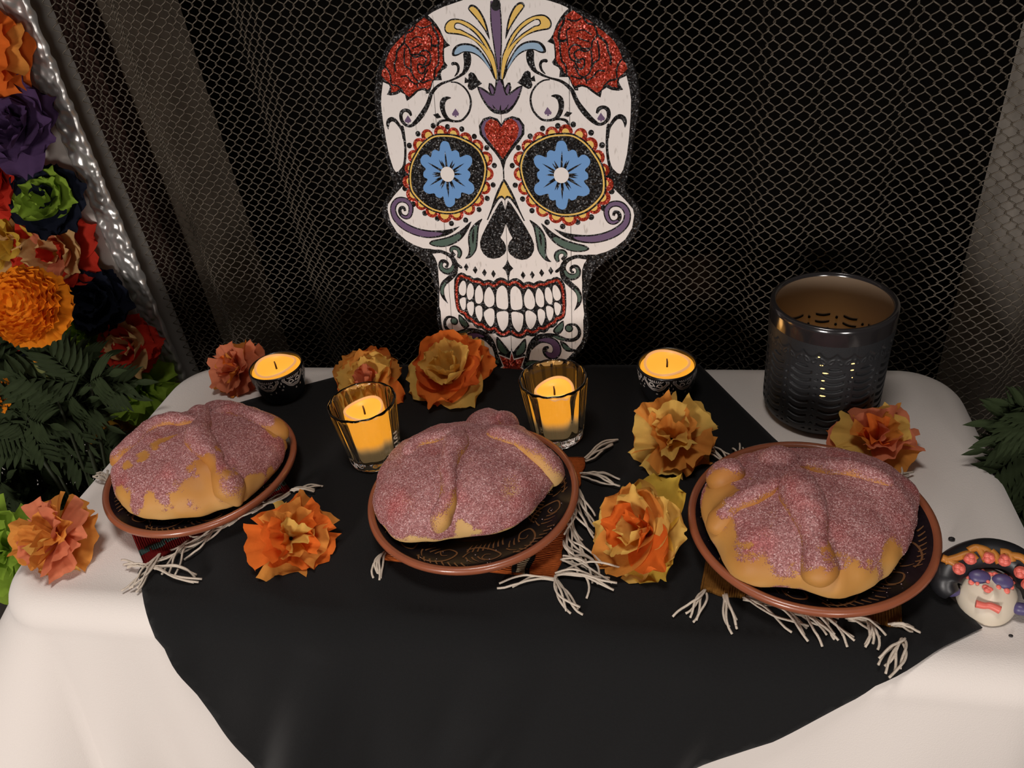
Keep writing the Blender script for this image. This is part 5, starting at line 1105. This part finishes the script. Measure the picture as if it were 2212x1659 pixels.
def bloom(parent, c, axis, R, seed, mat_=M_MARI):
    q = random.Random(seed); B = basis(axis); b = bpy.data.objects.new('bloom', None); COL.objects.link(b); b.parent = parent; b.location = Vector(c) - Vector(parent_loc(parent))
    protos = []
    for k in range(5):
        V, F = petal(0, R * .42, R * .26, .2, -.5, .3, .20, seed + k, 'fan', 5, 7); protos.append(mesh('petal', V, F, mat_))
    N = 110
    for k in range(N):
        f = (k + .5) / N; inc = math.acos(1 - f * 1.25); az = k * 2.399963
        n = np.array([sin(inc) * cos(az), sin(inc) * sin(az), cos(inc) * .72]); out = np.array([cos(az), sin(az), 0.]); d = n * (.5 + .5 * cos(inc)) + out * (.35 + .5 * f); d /= np.linalg.norm(d)
        p = n * R * .62; y = np.cross(n, d); y = y / (np.linalg.norm(y) + 1e-9); z = np.cross(d, y); Mx = np.stack([d, y, z], 1); Mx = B.T @ Mx; p = B.T @ p
        o = link('petal', protos[k % 5], b); M = Matrix(((*Mx[0], 0), (*Mx[1], 0), (*Mx[2], 0), (0, 0, 0, 1))); e = M.to_euler(); o.rotation_euler = e; o.location = p; o.scale = (.8 + .35 * f,) * 3
    V, F = sphere((0, 0, R * .12), R * .60, 14, 20, (1, 1, .85)); V = np.array([np.array(v) * (1 + .12 * noise.noise(Vector(np.array(v) * 160))) for v in V])
    link('bloom_heart', mesh('bloom_heart', V @ B, F, mat_), b)
    V, F = lathe([(.001, -.55 * R), (.25 * R, -.5 * R), (.42 * R, -.1 * R), (.5 * R, .0)], 16, (0, 0, 0)); 
    o = link('calyx', mesh('calyx', np.array(V) @ B, F, M_BUD), b); return b
PLC_ = (-.80, .665)
mg = thing('marigold_plant', 'marigold plant with one large orange bloom and dark leaves left of the table', 'plant', (PLC_[0], PLC_[1], FLOOR_Z), None)
pot(PLC_, .11, .19, FLOOR_Z, mg)
def yhit(px, y): return onP(px, np.array([0, y, 0]), np.array([0, 1., 0]))
pr = random.Random(5)
bp = yhit((62, 662), .66); RB_ = 84 * mpp(bp)
def stem(t, a, b, r=.0028, bend=.02):
    a, b = np.array(a), np.array(b); m_ = (a + b) / 2 + np.array([bend, -bend * .5, 0]); V, F = tube(spline([a, m_, b], 6), r, 7); part('stem', V, F, M_STEM, t)
root = np.array([PLC_[0], PLC_[1], FLOOR_Z + .16])
bloom(mg, bp, (.12, -.75, .62), RB_, 77); stem(mg, root, bp - np.array([0, -.01, .03]))
bp2 = yhit((-22, 850), .66); bloom(mg, bp2, (-.1, -.75, .6), RB_ * .62, 78); stem(mg, root, bp2 - np.array([0, -.01, .02]))
bu = yhit((95, 795), .66); V, F = lathe([(.002, -.014), (.006, -.011), (.0085, 0), (.0078, .009), (.006, .012)], 14, tuple(bu)); part('bud', V, F, M_BUD, mg)
V, F = lathe([(.0062, .010), (.0065, .0135), (.004, .017), (.0005, .018)], 14, tuple(bu)); part('bud_tip', V, F, M_MARI, mg); stem(mg, root, bu - np.array([0, 0, .013]), .002, .01)
hubs = []
for px in [(20, 810), (95, 860), (150, 800), (195, 830), (60, 900), (130, 930), (190, 960), (30, 1000), (95, 1040), (160, 1050), (10, 930), (215, 900), (60, 1090), (150, 880), (10, 1060), (60, 830)]:
    p = yhit(px, pr.uniform(.66, .76)); hubs.append(p); stem(mg, root + np.array([pr.uniform(-.03, .03), pr.uniform(-.03, .03), 0]), p, .002, pr.uniform(-.03, .03))
    for k in range(9):
        a = pr.uniform(0, 2 * pi); d = np.array([cos(a), -.35 + pr.uniform(-.3, .4), sin(a) * .8 + .1]); place_leaf(mg, p + d * .004, d, (pr.uniform(-.3, .3), -.7, .6), pr.uniform(.65, 1.05))
# second plant to the right of the table
PR_ = (.455, .70)
mg2 = thing('marigold_plant', 'dark leafy plant with a closed green bud at the right edge behind the cloth', 'plant', (PR_[0], PR_[1], FLOOR_Z))
pot(PR_, .10, .19, FLOOR_Z, mg2); root = np.array([PR_[0], PR_[1], FLOOR_Z + .16])
for px, n_ in (((2235, 945), 5), ((2260, 985), 6), ((2250, 1025), 6), ((2270, 900), 5), ((2255, 1080), 6)):
    p = yhit(px, .63); stem(mg2, root, p, .002, pr.uniform(-.02, .02))
    for k in range(n_): a = pr.uniform(1.6, 4.6) if k < 4 else pr.uniform(0, 6.3); d = np.array([cos(a), -.3, sin(a) * .8 + .15]); place_leaf(mg2, p, d, (0, -.7, .6), pr.uniform(.5, .8))
bu = yhit((2204, 893), .64); V, F = lathe([(.002, -.016), (.007, -.012), (.010, 0), (.009, .010), (.005, .016), (.001, .018)], 14, tuple(bu)); part('bud', V, F, M_BUD, mg2); stem(mg2, root, bu - np.array([0, 0, .015]), .002)
# lime tissue spilling below the table's left edge
lf = yhit((8, 1190), .56); flower('paper_flower', 'lime green tissue flower low at the left frame edge beside the cloth', lf, (.2, -.7, .6), .052, pom_layers([P_LI], [P_LI], [P_LI]), 61, 'flower', 'wall garland flowers')

# ---------------------------------------------------------------- small clay face
M_CLAYW = mat('ivory_clay', (.66, .58, .46, 1), .45, spec=.4, sss=.1, bump=.2, bump_scale=90)
M_CB = mat('black_clay_paste', (.012, .012, .014, 1), .4); M_CO_ = mat('orange_paste', (.46, .17, .022, 1), .45); M_CP = mat('pink_paste', (.78, .16, .12, 1), .4); M_CV = mat('violet_paste', (.075, .06, .16, 1), .4)
fc = onZ((2143, 1282), .012); ft = thing('clay_face', 'small ivory clay face with black hair, pink roses and violet eyes right of the plate', 'figurine', (fc[0], fc[1], .001))
ax = radians(-9); tl = radians(33)
FX = np.array([cos(ax), sin(ax), 0]); Fy0 = np.array([-sin(ax), cos(ax), 0]); FYv = Fy0 * cos(tl) + np.array([0, 0, sin(tl)]); FZv = np.cross(FX, FYv)
kf = .00043; FC = np.array([fc[0], fc[1], .012])
def fpix(px, h):           # point at height h over the face plane, under a pixel
    return onP(px, FC + FZv * h, FZv)
def floc(p): q = p - FC; return float(q @ FX), float(q @ FYv)
def fw(x, y, z): return FC + FX * x + FYv * y + FZv * z
V = []; nu, nv = 18, 36
fcx, fcy = floc(fpix((2138, 1288), .008)); top_ = floc(fpix((2146, 1222), .008))[1]; bot_ = floc(fpix((2127, 1357), .0))[1]; wf = (floc(fpix((2204, 1290), .0))[0] - floc(fpix((2068, 1280), .0))[0]) / 2; hf = (top_ - bot_) / 2; fcy = (top_ + bot_) / 2
def fsurf(u, v):           # u,v in the unit disk -> height
    return .017 * sqrt(max(0, 1 - (u * u + v * v))) + .0035 * exp(-((u / .16) ** 2 + ((v - .02) / .22) ** 2))
def shape_u(v): return 1 - .18 * max(0, -v) ** 1.6
for i in range(nu + 1):
    rr = sin(pi / 2 * i / nu)
    for j in range(nv): a = 2 * pi * j / nv; u, v = rr * cos(a), rr * sin(a); V.append(fw(fcx + wf * u * shape_u(v), fcy + hf * v, fsurf(u, v) - .002))
n0 = len(V)
for j in range(nv): V.append(fw(fcx + wf * .9 * cos(2 * pi * j / nv), fcy + hf * .9 * sin(2 * pi * j / nv), -.007))
F = grid_faces(nu + 2, nv, True) + [tuple(range(n0, n0 + nv))]
part('face', [(p[0], p[1], max(p[2], .0012)) for p in V], F, M_CLAYW, ft)
def blob(name, px, r, m, sc=(1, 1, .6), h=None, seed=0):
    p = fpix(px, .010); x, y = floc(p); u, v = (x - fcx) / wf, (y - fcy) / hf; hh = fsurf(u, v) if u * u + v * v < 1 and h is None else (h or .006)
    p = fpix(px, hh); x, y = floc(p); V, F = sphere((0, 0, 0), 1, 10, 14); V = [fw(x + r * sc[0] * a * (1 + .15 * noise.noise((a * 3, b * 3, seed))), y + r * sc[1] * b * (1 + .15 * noise.noise((b * 3, c_ * 3, seed))), hh - .001 + r * sc[2] * c_) for a, b, c_ in V]; part(name, [(q[0], q[1], max(q[2], .0012)) for q in V], F, m, ft)
# hair: a thick band over the brow
hp = [floc(fpix(q, .004)) for q in [(2056, 1285), (2040, 1262), (2052, 1230), (2085, 1207), (2130, 1196), (2175, 1205), (2212, 1232), (2232, 1270), (2228, 1300)]]
Q = spline([fw(x, y, .006) for x, y in hp], 6); V, F = tube(Q, np.interp(np.linspace(0, 1, len(Q)), [0, .15, .5, .85, 1], [.006, .012, .012, .012, .006]), 14); part('hair', [(p[0], p[1], max(p[2], .0012)) for p in V], F, M_CB, ft)
for pts in [[(2035, 1205), (2052, 1212), (2072, 1224)], [(2040, 1212), (2066, 1205), (2092, 1197), (2108, 1210)], [(2092, 1190), (2110, 1183), (2122, 1196), (2132, 1212)], [(2110, 1183), (2132, 1190), (2146, 1208)], [(2140, 1190), (2150, 1200), (2160, 1216)], [(2160, 1192), (2178, 1196), (2186, 1214)], [(2180, 1200), (2205, 1204), (2225, 1222)]]:
    Q = spline([fpix(q, .017) for q in pts], 6); V, F = tube(Q, .0030, 9); part('orange_ribbon', V, F, M_CO_, ft)
for k, q in enumerate([(2072, 1228), (2096, 1206), (2136, 1204), (2170, 1210), (2206, 1236), (2222, 1262)]):
    blob('pink_rose', q, .0048, M_CP, (1, 1, .8), .0185, k)
    for i in range(3): blob('pink_rose', (q[0] + 5 * cos(i * 2.1 + k), q[1] + 5 * sin(i * 2.1 + k)), .0026, M_CP, (1, 1, .9), .0215, k + i)
blob('eye', (2117, 1246), .0078, M_CV, (1, .72, .45)); blob('eye', (2166, 1256), .0076, M_CV, (1, .78, .45))
for k, q in enumerate([(2096, 1236), (2104, 1230), (2114, 1229), (2124, 1232), (2092, 1246), (2099, 1257), (2112, 1260), (2140, 1240), (2150, 1241), (2160, 1243), (2172, 1243), (2184, 1248), (2190, 1258), (2186, 1268), (2176, 1276), (2135, 1256), (2158, 1268)]): blob('pink_dot', q, .0014 + .0004 * (k % 3), M_CP, (1, 1, .6), None, k)
for k, q in enumerate([(2130, 1268), (2138, 1272), (2134, 1275)]): blob('pink_nose_dot', q, .0024, M_CP, (1.1, .8, .6), None, k)
Q = spline([fpix(q, .0155) for q in [(2108, 1304), (2124, 1308), (2140, 1309), (2160, 1318)]], 6); V, F = tube(Q, np.interp(np.linspace(0, 1, len(Q)), [0, .5, 1], [.003, .0024, .0032]), 10); part('mouth', V, F, M_CP, ft)
for q in ((2054, 1275), (2206, 1315)): blob('ear_ball', q, .0062, M_CV, (1.1, .8, .8), .006, 3)
# two crumbs on the cloth
M_CRUMB = mat('dark_crumb', (.008, .006, .006, 1), .6)
for px, r, lb in (((2056, 1163), .0024, 'tiny black crumb on the white cloth right of the right plate'), ((2184, 1372), .0014, 'tiny black crumb on the white cloth below the clay face')):
    p = onZ(px, .001); V, F = sphere((0, 0, 0), r, 6, 8, (1.2, .9, .6)); o = link('crumb', mesh('crumb', V, F, M_CRUMB), None, (p[0], p[1], .0005)); tag(o, lb, 'crumb')
